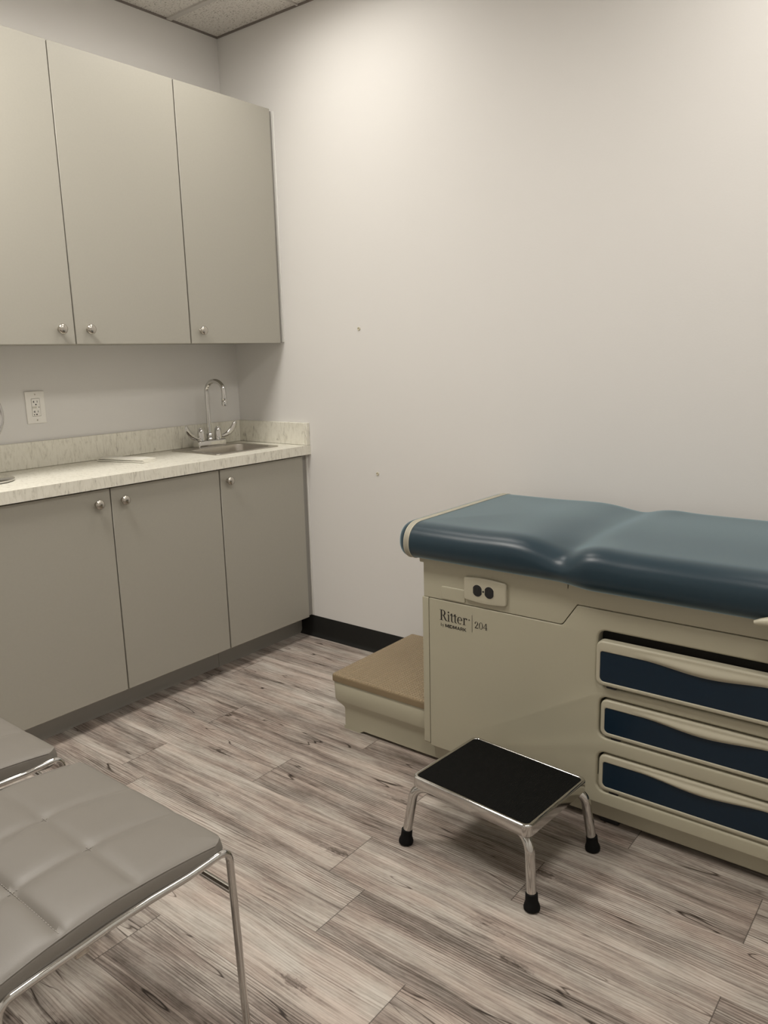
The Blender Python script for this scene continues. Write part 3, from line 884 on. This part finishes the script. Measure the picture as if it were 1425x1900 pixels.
# ------------------------------------------------------------------ examination table
def build_table():
    X0, X1 = 1.560, 2.930
    YF, YB = -0.680, -0.130
    t = thing('examination_table', 'beige examination table with padded blue top and three drawers against the white wall', 'examination table', (2.24, -0.40, 0))
    # base plinth, set back under the side panels
    bm = bmesh.new()
    prof = [(-0.640, 0.016), (-0.644, 0.020), (-0.648, 0.056), (-0.672, 0.082), (-0.672, 0.16), (-0.145, 0.16), (-0.145, 0.016)]
    rings = [[bm.verts.new((x, y, z)) for y, z in prof] for x in (X0 + 0.014, X1 - 0.01)]
    n = len(prof)
    for i in range(n): bm.faces.new((rings[0][i], rings[0][(i + 1) % n], rings[1][(i + 1) % n], rings[1][i]))
    bm.faces.new(rings[0]); bm.faces.new(rings[1][::-1])
    obj('base', bm, M['beige'], t)
    for fx in (1.62, 2.158, 2.84):
        for fy in (-0.615, -0.20):
            bm = bmesh.new()
            box(bm, fx - 0.026, fx + 0.026, fy - 0.020, fy + 0.020, 0.0, 0.017)
            obj('leveling_foot', bm, M['black_plastic'], t)
    # core body
    obj('body', newbox(X0 + 0.004, X1 - 0.004, -0.640, YB, 0.10, 0.700), M['gap'], t)  # core coloured near black, painting shade into the panel seams
    # end cover at the foot of the table
    bm = bmesh.new()
    out = rpoly([(YF - 0.0005, 0.088), (YF + 0.022, 0.072), (YB - 0.02, 0.072), (YB, 0.09), (YB, 0.574), (YF - 0.0005, 0.574)], [0.008, 0.008, 0.01, 0.01, 0.004, 0.004])
    plate(bm, out, [], lambda u, v, d: Vector((X0 - 0.004 + d, u, v)), 0.024, lip=0.004, back=True)
    obj('end_panel', bm, M['beige'], t)
    # side panel with three drawer openings
    dr = [(2.126, 2.690, 0.424, 0.580), (2.1345, 2.6815, 0.2775, 0.3940), (2.1345, 2.6815, 0.1185, 0.2340)]
    holes = [rrect(a, b, c, d, 0.022) for a, b, c, d in dr]
    xa = X0 + 0.0215
    outer = rpoly([(xa, 0.0805), (X1, 0.080), (X1, 0.6365), (2.0665, 0.6365), (2.024, 0.5725), (xa, 0.5725)], [0.003, 0.01, 0.01, 0.006, 0.014, 0.003])
    bm = bmesh.new()
    plate(bm, outer, holes, face_neg_y(YF), 0.035, lip=0.0018, hole_lip=0.0075, seg=5)
    side = obj('side_panel', bm, M['beige'], t)
    # upper rail behind the side panel
    bm = bmesh.new()
    # it carries everything above the seam line
    outl = rpoly([(X0 + 0.002, 0.5749), (2.0228, 0.5749), (2.0652, 0.6389), (X1, 0.6389), (X1, 0.718), (X0 + 0.002, 0.718)], [0.003, 0.013, 0.005, 0.003, 0.003, 0.003])
    plate(bm, outl, [], face_neg_y(YF + 0.0012), 0.03, lip=0.0012, back=True)
    up = obj('upper_panel', bm, M['beige'], t)
    bm = bmesh.new()
    plate(bm, rrect(1.628, 1.713, 0.578, 0.619, 0.006), [], face_neg_y(YF - 0.002), 0.008, lip=0.0025)
    obj('raised_tab', bm, M['beige'], up)
    bm = bmesh.new()
    tube(bm, smooth_path([(1.689, YF + 0.0022, 0.702), (1.689, YF + 0.0022, 0.630), (1.655, YF + 0.0022, 0.630)], 0.006), 0.0012, 8)
    obj('moulded_rib', bm, M['beige'], up)
    obj('slot', newbox(2.0365, 2.0390, YF + 0.0012, YF + 0.004, 0.679, 0.70), M['black_plastic'], up)
    # outlet on the upper rail
    bm = bmesh.new()
    top = [(1.712 + 0.142 * k / 10, 0.662 + 0.0055 * math.sin(PI * k / 10)) for k in range(11)]
    bot = [(1.712 + 0.142 * k / 10, 0.594 - 0.0055 * math.sin(PI * k / 10)) for k in range(11)]
    loop = rpoly([(1.712, 0.594)] + bot[1:-1] + [(1.854, 0.594), (1.854, 0.662)] + top[::-1][1:-1] + [(1.712, 0.662)], [0.008] + [0] * 9 + [0.008, 0.008] + [0] * 9 + [0.008])
    plate(bm, loop, [], face_neg_y(YF - 0.0085), 0.012, lip=0.0045, seg=5)
    pl = obj('power_outlet', bm, M['beige_drawer'], t)
    for cx in (1.760, 1.7995):
        a = [(cx + 0.0165 * math.cos(2 * PI * k / 40), 0.6275 + 0.0165 * math.sin(2 * PI * k / 40)) for k in range(40)]
        def clip(l, hx): return [(max(cx - hx, min(cx + hx, x)), 0.6275 + (z - 0.6275) * 1.07) for x, z in l]
        bm = bmesh.new()
        plate(bm, clip(a, 0.0145), [], face_neg_y(YF - 0.0100), 0.004, lip=0.0008)
        rc = obj('receptacle', bm, M['black_plastic'], pl)
        bm = bmesh.new()
        outer_r = [(cx + (x - cx) * 1.10, 0.6275 + (z - 0.6275) * 1.08) for x, z in clip(a, 0.0145)]
        plate(bm, outer_r, [clip(a, 0.0148)], face_neg_y(YF - 0.0092), 0.002)
        obj('receptacle_edge', bm, M['piping'], pl)
        for dx in (-0.005, 0.005):
            obj('slot', newbox(cx + dx - 0.0012, cx + dx + 0.0012, YF - 0.0103, YF - 0.0099, 0.629, 0.637), M['gap'], rc)
    bm = bmesh.new()
    lathe(bm, [(0, 0), (0.0028, 0.0), (0.0028, 0.0012), (0, 0.0014)], (1.7797, YF - 0.0085, 0.6275), (0, -1, 0), 12)
    obj('screw', bm, M['black_plastic'], pl)
    # maker's lettering
    yt = YF - 0.0006
    bm = bmesh.new()
    lettering(bm, 'Ritter', 1.6215, 0.5095, 0.0985, 0.0335, yt)
    for p in arc_band(1.7265, 0.5285, (0.0024, 0.0024), (0.0015, 0.0015), 0, 2 * PI): 
        bm.faces.new([bm.verts.new((x, yt, z)) for x, z in p])
    for p in rect(1.7260, 0.5275, 1.7270, 0.5295): bm.faces.new([bm.verts.new((x, yt, z)) for x, z in p])
    lettering(bm, 'by', 1.6245, 0.4905, 0.0135, 0.0105, yt)
    lettering(bm, 'MIDMARK', 1.6415, 0.4895, 0.0755, 0.0105, yt, sans=True)
    lettering(bm, '204', 1.7455, 0.5080, 0.0445, 0.0205, yt)
    for p in rect(1.7362, 0.492, 1.7374, 0.546): bm.faces.new([bm.verts.new((x, yt, z)) for x, z in p])
    obj('lettering', bm, M['print'], side, smooth=False)
    # drawers
    def drawer(x0, x1, z0, z1, y, ztop_in):
        bm = bmesh.new()
        w0 = x0 + 0.012; w1 = x1 - 0.012
        zt = ztop_in
        zb = z0 + 0.012
        cx = (x0 + x1) / 2
        def wave(x): return zt - 0.0125 * (0.5 + 0.5 * math.cos(PI * max(-1, min(1, (x - cx) / 0.165))))
        NW = 40
        topl = [(w0 + (w1 - w0) * k / NW, wave(w0 + (w1 - w0) * k / NW)) for k in range(NW + 1)]
        inner = rpoly([(w0, zb), (w1, zb), topl[-1]] + topl[::-1][1:-1] + [topl[0]], [0.012, 0.012, 0.010] + [0] * (NW - 1) + [0.010])
        plate(bm, rrect(x0, x1, z0, z1, 0.019), [inner], face_neg_y(y), 0.022, lip=0.006, hole_lip=0.003)
        d = obj('drawer', bm, M['beige_drawer'], t)
        bm = bmesh.new()
        plate(bm, offset_loop(inner if area2(inner) > 0 else inner[::-1], -0.001), [], face_neg_y(y + 0.0022), 0.006)
        obj('navy_insert', bm, M['navy'], d)['label'] = 'dark navy drawer insert'
        # finger-pull swelling above the wave
        bm = bmesh.new()
        NX, NZ = 36, 8
        g = {}
        for i in range(NX + 1):
            u = -1 + 2 * i / NX
            x = cx + u * 0.190
            lo = wave(x) + 0.0022; hi = z1 - 0.0075
            for j in range(NZ + 1):
                v = j / NZ
                amp = 0.0100 * max(0.0, 1 - u * u) ** 1.5
                # a scoop: dips towards the top, stands out at the wave
                dy = -amp * (math.sin(PI * min(1.0, v * 1.15)) ** 1.0) * (1 - 0.55 * v)
                g[i, j] = bm.verts.new((x, y - 0.0002 + dy, lo + (hi - lo) * v))
        for i in range(NX):
            for j in range(NZ): bm.faces.new((g[i, j], g[i + 1, j], g[i + 1, j + 1], g[i, j + 1]))
        obj('handle', bm, M['beige_drawer'], d, angle=80)
        # box behind the front
        bm = bmesh.new()
        box(bm, x0 + 0.03, x1 - 0.03, y + 0.022, -0.25, z0 + 0.012, z0 + 0.016)
        box(bm, x0 + 0.03, x0 + 0.034, y + 0.022, -0.25, z0 + 0.016, z1 - 0.03)
        box(bm, x1 - 0.034, x1 - 0.03, y + 0.022, -0.25, z0 + 0.016, z1 - 0.03)
        obj('drawer_box', bm, M['beige_drawer'], d)
        bm = bmesh.new()
        box(bm, x0 + 0.030, x0 + 0.056, y + 0.004, y + 0.02, z0 - 0.006, z0 + 0.001, bev=0.001, seg=1)
        obj('latch', bm, M['black_plastic'], d)
        return d
    drawer(2.1285, 2.6875, 0.4335, 0.558, -0.696, 0.529)
    drawer(2.1400, 2.6760, 0.2830, 0.389, -0.6815, 0.3655)
    drawer(2.1400, 2.6760, 0.1235, 0.2290, -0.6815, 0.2075)
    # padded top: plan outline is a rounded rectangle, profile rounded over, with a hollow between the two sections
    def pad_top():
        bm = bmesh.new()
        XA, XB, YN, YFAR = 1.486, 2.950, -0.728, -0.065
        XG = 2.036
        def sm(a, b, v):
            s = max(0.0, min(1.0, (v - a) / (b - a))); return s * s * (3 - 2 * s)
        HW = (YFAR - YN) / 2
        ds = []
        d = 0.0
        nrim = 13
        RIM, HT = 0.074, 0.062
        prof = []
        for k in range(9):                       # underside, inside to rim
            a = PI / 2 * k / 8
            prof.append((0.050 * (1 - math.sin(a)), -0.048 * math.cos(a)))
        for k in range(1, nrim + 1):
            a = PI / 2 * k / nrim
            # superelliptic shoulder
            c, s = max(0.0, math.cos(a)), max(0.0, math.sin(a))
            prof.append((RIM * (1 - c ** 0.86), HT * s ** 0.86))
        dmax = HW - 0.004
        for k in range(1, 15): prof.append((RIM + (dmax - RIM) * k / 14, HT + 0.004 * sm(0, 1, k / 14)))
        NXs, NYs, NC = 150, 44, 10
        RC = 0.048
        def XI(i): return i * 0.45 if i < RIM else RIM * 0.45 + (i - RIM)
        def ring(ins):
            xi = XI(ins)
            x0, x1, y0, y1 = XA + xi, XB - xi, YN + ins, YFAR - ins
            r = max(RC - ins * 0.55, 0.02)
            r = min(r, (y1 - y0) * 0.499)
            p = []
            for k in range(NXs): p.append((x0 + r + (x1 - x0 - 2 * r) * k / NXs, y0))
            for k in range(NC): a = -PI / 2 + PI / 2 * k / NC; p.append((x1 - r + r * math.cos(a), y0 + r + r * math.sin(a)))
            for k in range(NYs): p.append((x1, y0 + r + (y1 - y0 - 2 * r) * k / NYs))
            for k in range(NC): a = PI / 2 * k / NC; p.append((x1 - r + r * math.cos(a), y1 - r + r * math.sin(a)))
            for k in range(NXs): p.append((x1 - r - (x1 - x0 - 2 * r) * k / NXs, y1))
            for k in range(NC): a = PI / 2 + PI / 2 * k / NC; p.append((x0 + r + r * math.cos(a), y1 - r + r * math.sin(a)))
            for k in range(NYs): p.append((x0, y1 - r - (y1 - y0 - 2 * r) * k / NYs))
            for k in range(NC): a = PI + PI / 2 * k / NC; p.append((x0 + r + r * math.cos(a), y0 + r + r * math.sin(a)))
            return p
        ZM = 0.744
        rings = []
        for ins, h in prof:
            row = []
            for x, y in ring(ins):
                # right section is a touch wider and lower at the skirt
                s = sm(XG - 0.03, XG + 0.09, x)
                yc = (YN + YFAR) / 2
                y2 = y - 0.014 * s if y < yc else y
                tilt = -0.006 * s
                z = ZM + h + tilt * (1 if h < 0 else 0.3)
                if h > -0.03:
                    w = sm(-0.03, 0.03, h)
                    dxg = x - XG
                    gl = math.exp(-(dxg / 0.075) ** 2) if dxg < 0 else math.exp(-(dxg / 0.045) ** 2)
                    dn = min(y - YN, YFAR - y)
                    edge = math.exp(-((dn - 0.02) / 0.09) ** 2)
                    z -= w * gl * (0.0120 + (0.012 if y < yc else 0.002) * edge)
                    # raised shoulder right of the hollow on the near edge
                    z += w * 0.004 * math.exp(-((x - XG - 0.10) / 0.05) ** 2) * edge
                    z += w * 0.004 * math.exp(-((x - XG + 0.16) / 0.09) ** 2)
                # sag of the skirt on the left
                row.append(bm.verts.new((x, y2, z)))
            rings.append(row)
        n = len(rings[0])
        for a, b in zip(rings, rings[1:]):
            for i in range(n): bm.faces.new((a[i], a[(i + 1) % n], b[(i + 1) % n], b[i]))
        bm.faces.new(rings[0][::-1])
        # close the narrow slit in the middle
        last = rings[-1]
        T0 = NXs + 2 * NC + NYs
        for k in range(NXs): bm.faces.new((last[k], last[k + 1], last[T0 + NXs - k - 1], last[T0 + NXs - k]))
        bm.faces.new([last[k] for k in range(NXs, T0 + 1)])
        bm.faces.new([last[k] for k in range(T0 + NXs, n)] + [last[0]])
        return bm, prof, ZM, (XA, XB, YN, YFAR), XI
    bm, prof, ZM, (XA, XB, YN, YFAR), XI = pad_top()
    pad = obj('padded_top', bm, M['blue_vinyl'], t, angle=60)
    # trim band and pipings around the foot end, following the section of the pad
    def hoop(x, off):
        """section of the pad at distance x - XA from its end, pushed out by off"""
        e = x - XA
        RC = 0.048
        pts = []
        prev = None
        for ins, h in prof:
            r = max(RC - ins * 0.55, 0.02)
            ee = e - XI(ins)
            if prev is not None and (prev[2] < 0) != (ee < 0):
                k = prev[2] / (prev[2] - ee)
                im = prev[0] + (ins - prev[0]) * k; hm = prev[1] + (h - prev[1]) * k
                pts.append((YN + im + max(RC - im * 0.55, 0.02), ZM + hm))
            prev = (ins, h, ee)
            if ee < 0: continue
            yy = YN + ins
            if ee < r: yy = YN + ins + r - math.sqrt(max(r * r - (r - ee) ** 2, 0))
            pts.append((yy, ZM + h))
        # close to the end the top edge falls with the end's own shoulder
        best = [q for q in pts]
        far = [(YN + YFAR - y, z) for y, z in best[::-1]]
        allp = best + far
        cy = (YN + YFAR) / 2
        res = []
        for i, (y, z) in enumerate(allp):
            a = allp[max(i - 1, 0)]; b = allp[min(i + 1, len(allp) - 1)]
            tx, tz = b[0] - a[0], b[1] - a[1]
            l = math.hypot(tx, tz) or 1
            res.append(Vector((x, y - tz / l * off if True else y, z + tx / l * off)))
        return res
    def fix(ps, off):
        # outward = away from the section's middle
        return ps
    def band(x0, x1, off, name, mat):
        bm = bmesh.new()
        N = 6
        m = 160
        def resample(ps):
            acc = [0.0]
            for a, b in zip(ps, ps[1:]): acc.append(acc[-1] + (b - a).length)
            out = []; i = 0
            for k in range(m):
                d = acc[-1] * k / (m - 1)
                while i < len(ps) - 2 and acc[i + 1] < d: i += 1
                sg = acc[i + 1] - acc[i]
                out.append(ps[i].lerp(ps[i + 1], (d - acc[i]) / sg if sg > 1e-9 else 0))
            return out
        rows = [resample(hoop(x0 + (x1 - x0) * k / N, off)) for k in range(N + 1)]
        V = [[bm.verts.new(p) for p in r] for r in rows]
        for a, b in zip(V, V[1:]):
            for i in range(m - 1): bm.faces.new((a[i], a[i + 1], b[i + 1], b[i]))
        return obj(name, bm, mat, pad, angle=70)
    b1 = XA + 0.040
    band(b1, b1 + 0.015, 0.0012, 'trim_band', M['trim_band'])
    for xx in (b1 - 0.001, b1 + 0.016):
        ps = hoop(xx, 0.0008)
        obj('piping', tube(bmesh.new(), ps, 0.0016, 8), M['piping'], pad, angle=70)
    # frame under the pad, small bracket at the end and the side lever
    obj('pad_frame', newbox(X0 + 0.012, X1 - 0.03, YF + 0.03, YB - 0.0, 0.690, 0.712), M['gap'], t)
    obj('end_bracket', newbox(1.535, 1.562, -0.664, -0.15, 0.676, 0.702, bev=0.004), M['beige'], t)
    bm = bmesh.new()
    NS = 18
    rr = []
    for k in range(NS + 1):
        s = k / NS
        rr.append((2.517 + 0.22 * s, max(0.0, math.sin(PI * min(0.999, 0.04 + s * 0.96))) ** 0.6))
    P = [(x, -0.742, 0.6925 + 0.017 * f) for x, f in rr]
    tube(bm, P, [max(0.003, 0.017 * f) for x, f in rr], 18)
    obj('side_lever', bm, M['beige_drawer'], t, angle=70)
    # pull-out step at the foot end
    bm = bmesh.new()
    def ringrect(x0, x1, y0, y1, z, r=0.012): return [bm.verts.new((x, y, z)) for x, y in rrect(x0, x1, y0, y1, r, 4)]
    lv = [(0.030, 0.030, 0.012), (0.030, 0.030, 0.078), (0.026, 0.026, 0.086), (0.006, 0.006, 0.107), (0.002, 0.002, 0.114), (0.0, 0.0, 0.178), (0.006, 0.004, 0.182)]
    SX0, SX1, SY0, SY1 = 1.142, 1.640, -0.652, -0.172
    rings = [ringrect(SX0 + a, SX1, SY0 + b * 0.6, SY1 - b * 0.6, z) for a, b, z in lv]
    n = len(rings[0])
    for a, b in zip(rings, rings[1:]):
        for i in range(n): bm.faces.new((a[i], a[(i + 1) % n], b[(i + 1) % n], b[i]))
    bm.faces.new(rings[0][::-1]); bm.faces.new(rings[-1])
    st = obj('pull_out_step', bm, M['beige'], t)
    for fy in (SY0 + 0.0185, SY1 - 0.0185 - 0.02):
        bm = bmesh.new()
        vs = [(SX0 + 0.031, 0.0), (SX0 + 0.100, 0.0), (SX0 + 0.122, 0.0125), (SX0 + 0.031, 0.0125)]
        plate(bm, vs, [], lambda u, v, d: Vector((u, fy + d, v)), 0.02, back=True)
        obj('step_foot', bm, M['beige'], st)
    bm = bmesh.new()
    plate(bm, rrect(SX0 - 0.004, SX1 - 0.01, SY0 - 0.004, SY1 + 0.004, 0.012), [], face_up(0.2085), 0.026, lip=0.009, seg=5)
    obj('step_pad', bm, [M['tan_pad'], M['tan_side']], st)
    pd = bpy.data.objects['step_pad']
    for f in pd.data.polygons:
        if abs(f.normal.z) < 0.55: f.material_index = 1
    pd['label'] = 'tan textured step pad'
build_table()

# ------------------------------------------------------------------ step stool
def build_stool():
    ang = math.radians(-4.6)
    C = Vector((1.959, -0.909, 0))
    t = thing('step_stool', 'low chrome step stool with black ribbed tread in front of the examination table', 'step stool', C)
    t.rotation_euler = (0, 0, ang)
    # parts are built about the stool's own axes
    base = C
    A, B = 0.366 / 2, 0.288 / 2
    ZT = 0.206
    def put(bm): 
        bmesh.ops.translate(bm, verts=bm.verts, vec=C); return bm
    bm = bmesh.new()
    plate(bm, rrect(-A, A, -B, B, 0.020, 8), [rrect(-A + 0.0105, A - 0.0105, -B + 0.0105, B - 0.0105, 0.013, 8)], face_up(ZT), 0.030, lip=0.0055, seg=5, hole_lip=0.003, back=True)
    obj('platform_rim', put(bm), M['chrome_worn'], t)
    bm = bmesh.new()
    plate(bm, rrect(-A + 0.0095, A - 0.0095, -B + 0.0095, B - 0.0095, 0.013, 8), [], face_up(ZT - 0.0015), 0.012, back=True)
    obj('tread', put(bm), M['tread'], t)
    for sx, sy in ((-1, -1), (1, -1), (1, 1), (-1, 1)):
        top = ZT - 0.036
        pts = [(sx * (A - 0.110), sy * (B - 0.055), top), (sx * (A - 0.004), sy * (B - 0.010), top), (sx * (A + 0.016), sy * (B + 0.006), 0.012)]
        P = smooth_path(pts, 0.042, 12)
        l = obj('leg', put(tube(bmesh.new(), P, 0.0125, 20)), M['chrome_worn'], t, angle=60)
        d = (Vector(pts[2]) - Vector(pts[1])).normalized()
        bm = bmesh.new()
        c = Vector((sx * (A + 0.0165), sy * (B + 0.0065), 0.0))
        lathe(bm, [(0.0, 0.0), (0.0165, 0.0), (0.0195, 0.003), (0.0200, 0.009), (0.0180, 0.016), (0.0155, 0.022), (0.0150, 0.036), (0.0148, 0.042), (0.0125, 0.0425)], c, (-d.x * 0.6, -d.y * 0.6, 1), 24)
        obj('rubber_tip', put(bm), M['rubber'], l)
build_stool()

# ------------------------------------------------------------------ chairs
def build_chair(ox, oy):
    """front edge of the seat at y = 0, right side at x = 0.23, built about (ox, oy)"""
    C = Vector((ox, oy, 0))
    t = thing('chair', '', 'chair', C, 'tufted taupe chairs with chrome frames')
    def put(bm): 
        bmesh.ops.translate(bm, verts=bm.verts, vec=C); return bm
    HW = 0.238
    TX = HW + 0.0045
    D = 0.455
    # seat side line (front to back): z of the seat's upper edge seam
    def zline(s):      # s = 0 front .. 1 back
        pts = [(0.0, 0.464), (0.12, 0.472), (0.32, 0.481), (0.5, 0.485), (0.7, 0.480), (0.86, 0.470), (1.0, 0.458)]
        for (a, za), (b, zb) in zip(pts, pts[1:]):
            if s <= b:
                k = (s - a) / (b - a)
                return za + (zb - za) * k
        return pts[-1][1]
    def zs(s):
        return (zline(max(0, s - 0.06)) + zline(s) + zline(min(1, s + 0.06))) / 3
    seams_x = (-0.058, 0.088)
    seams_y = (-0.180, -0.315)
    bm = bmesh.new()
    NX, NY = 72, 72
    g = {}
    def warp(k, n):   # denser near the rims
        u = k / n
        return u + 0.06 * math.sin(2 * PI * u) * -1 / 2
    RC = 0.034
    for i in range(NX + 1):
        for j in range(NY + 1):
            u = -1 + 2 * warp(i, NX); s = warp(j, NY)
            x = u * HW; y = -s * D
            # round the plan corners
            ax = HW - abs(x); ay = min(-y, D + y)
            if ax < RC and ay < RC:
                dx, dy = RC - ax, RC - ay
                m = max(dx, dy); l = math.hypot(dx, dy)
                k = m / l if l > 0 else 1
                x = math.copysign(HW - RC + dx * k, x)
                yy = RC - dy * k
                y = -yy if -y < D / 2 else -(D - yy)
            din = min(HW - abs(x), -y, D + y)
            puff = 0.005 * (1 - math.exp(-din / 0.010)) + 0.009 * (1 - math.exp(-din / 0.09))
            tu = 0.0
            for sx in seams_x:
                tu += 0.0052 * math.exp(-abs(x - sx) / 0.0038) + 0.0026 * math.exp(-((x - sx) / 0.019) ** 2)
            for sy in seams_y:
                tu += 0.0052 * math.exp(-abs(y - sy) / 0.0038) + 0.0026 * math.exp(-((y - sy) / 0.019) ** 2)
            fade = min(1.0, din / 0.03) 
            g[i, j] = bm.verts.new((x, y, zs(-y / D) - 0.004 + puff - min(tu, 0.0085) * (0.35 + 0.65 * fade)))
    for i in range(NX):
        for j in range(NY): bm.faces.new((g[i, j], g[i + 1, j], g[i + 1, j + 1], g[i, j + 1]))
    rim = [g[i, 0] for i in range(NX)] + [g[NX, j] for j in range(NY)] + [g[i, NY] for i in range(NX, 0, -1)] + [g[0, j] for j in range(NY, 0, -1)]
    prev = rim
    for out, dz in ((0.0015, -0.004), (0.0035, -0.016), (0.002, -0.030), (-0.006, -0.037)):
        cur = []
        for v in rim:
            c = v.co
            k = Vector((c.x, c.y + D / 2, 0)).normalized()
            base = zs(max(0, min(1, -c.y / D))) - 0.004
            nx = math.copysign(1, c.x) if HW - abs(c.x) < 0.02 else 0
            ny = (1 if -c.y < D / 2 else -1) if min(-c.y, D + c.y) < 0.02 else 0
            cur.append(bm.verts.new((c.x + nx * out, c.y + ny * out, base + dz)))
        n = len(rim)
        for i in range(n): bm.faces.new((prev[i], prev[(i + 1) % n], cur[(i + 1) % n], cur[i]))
        prev = cur
    bm.faces.new(prev)
    seat = obj('seat', put(bm), M['chair_vinyl'], t, angle=48)
    # welt around the top edge
    pts = []
    m = 60
    for k in range(m + 1):
        pts.append((HW - 0.0005, -RC * 0.8 - (D - 1.6 * RC) * k / m, zs((RC * 0.8 + (D - 1.6 * RC) * k / m) / D) - 0.0035))
    for m_ in (1, -1):
        obj('welt', put(tube(bmesh.new(), [(m_ * p[0], p[1], p[2]) for p in pts], 0.0016, 6)), M['chair_vinyl'], seat)
    bm = bmesh.new()
    rnd = random.Random(3)
    for sx in seams_x:
        y = -0.012
        while y > -D + 0.02:
            L_ = 0.0042
            for off in (0,):
                din = min(-y, D + y)
                z = zs(-y / D) - 0.004 + 0.005 * (1 - math.exp(-din / 0.010)) + 0.009 * (1 - math.exp(-din / 0.09)) - 0.0076 * (0.35 + 0.65 * min(1, din / 0.03))
                box(bm, sx - 0.0005, sx + 0.0005, y - L_, y, z - 0.0004, z + 0.0006)
            y -= 0.0068
    for sy in seams_y:
        x = -HW + 0.012
        while x < HW - 0.014:
            din = HW - abs(x)
            z = zs(-sy / D) - 0.004 + 0.005 * (1 - math.exp(-din / 0.010)) + 0.009 * (1 - math.exp(-din / 0.09)) - 0.0076 * (0.35 + 0.65 * min(1, din / 0.03))
            box(bm, x, x + 0.0042, sy - 0.0005, sy + 0.0005, z - 0.0004, z + 0.0006)
            x += 0.0068
    o = obj('stitching', put(bm), M['thread'], seat, smooth=False)
    o['kind'] = 'stuff'
    # side frames: front leg, rail and rear leg in one bent tube
    for sd in (-1, 1):
        xr = sd * TX
        fx, fy = (xr + 0.010, 0.006) if sd > 0 else (xr - 0.030, 0.034)
        ctrl = [(fx, fy, 0.006), (xr, -0.002, 0.447), (xr, -0.09, 0.4440), (xr, -0.17, 0.448), (xr, -0.24, 0.448), (xr, -0.30, 0.445), (xr, -0.36, 0.4425), (xr, -0.418, 0.439), (xr + sd * 0.020, -0.500, 0.006)]
        P = smooth_path(ctrl, [0.026] + [0.25] * (len(ctrl) - 4) + [0.026], 8)
        fr = obj('side_frame', put(tube(bmesh.new(), P, 0.0071, 18)), M['chrome'], t, angle=60)
        for gx, gy in ((fx, fy), (xr + sd * 0.020, -0.500)):
            bm = bmesh.new()
            lathe(bm, [(0.0, 0.0), (0.0085, 0.0), (0.0090, 0.005), (0.0080, 0.012), (0.0075, 0.012)], (gx, gy, 0.0), n=16)
            obj('glide', put(bm), M['glide'], fr)
        bm = bmesh.new()
        box(bm, *sorted((xr - sd * 0.022, xr + sd * 0.002)), -0.302, -0.280, 0.4290, 0.4410, bev=0.001)
        obj('bracket', put(bm), M['nickel'], fr)
    for ya, yb, zz, ka, kb in ((0.0052, 0.0, 0.360, 0.0058, 0.0020), (-0.450, -0.450, 0.370, 0.003, 0.003)):
        bm = tube(bmesh.new(), [(-TX - ka, ya, zz), (0, (ya + yb) / 2, zz), (TX + kb, yb, zz)], 0.0070, 14)
        obj('crossbar', put(bm), M['chrome'], t, angle=60)
    # back
    for sd in (-1, 1):
        bm = tube(bmesh.new(), smooth_path([(sd * (HW - 0.05), -0.434, 0.370), (sd * (HW - 0.05), -0.485, 0.50), (sd * (HW - 0.05), -0.560, 0.90)], 0.05, 6), 0.0071, 14)
        obj('back_post', put(bm), M['chrome'], t, angle=60)
    bm = bmesh.new()
    NX, NZ = 36, 36
    fr, bk = {}, {}
    for i in range(NX + 1):
        for j in range(NZ + 1):
            x = -0.215 + 0.43 * i / NX; h = 0.36 * j / NZ
            din = min(0.215 - abs(x), h, 0.36 - h)
            puff = 0.02 * (1 - math.exp(-din / 0.014))
            tu = sum(0.010 * math.exp(-abs(x - q) / 0.012) for q in (-0.072, 0.072)) + sum(0.010 * math.exp(-abs(h - q) / 0.012) for q in (0.12, 0.24))
            yb = -0.478 - 0.16 * (h / 0.36) ** 1.0 * 0.42 - 0.03
            fr[i, j] = bm.verts.new((x, yb + 0.018 + puff - min(tu, 0.012) * min(1, din / 0.03), 0.560 + h))
            bk[i, j] = bm.verts.new((x, yb, 0.560 + h))
    for i in range(NX):
        for j in range(NZ):
            bm.faces.new((fr[i, j], fr[i + 1, j], fr[i + 1, j + 1], fr[i, j + 1]))
            bm.faces.new((bk[i, j], bk[i, j + 1], bk[i + 1, j + 1], bk[i + 1, j]))
    for i in range(NX):
        for j in (0, NZ): bm.faces.new((fr[i, j], bk[i, j], bk[i + 1, j], fr[i + 1, j]))
    for j in range(NZ):
        for i in (0, NX): bm.faces.new((fr[i, j], fr[i, j + 1], bk[i, j + 1], bk[i, j]))
    obj('backrest', put(bm), M['chair_vinyl'], t, angle=48)
    return t

def copy_tree(o, parent=None):
    c = o.copy(); COL.objects.link(c)
    c.parent = parent
    for ch in list(o.children): copy_tree(ch, c)
    return c
chair = build_chair(1.651, -1.760)
chair['label'] = 'taupe tufted chair with chrome legs, the nearer one at the bottom left'
second = copy_tree(chair)
second.location = (1.091, -1.760, 0)
second['label'] = 'taupe tufted chair farther back, mostly hidden, its corner before the base cabinets'
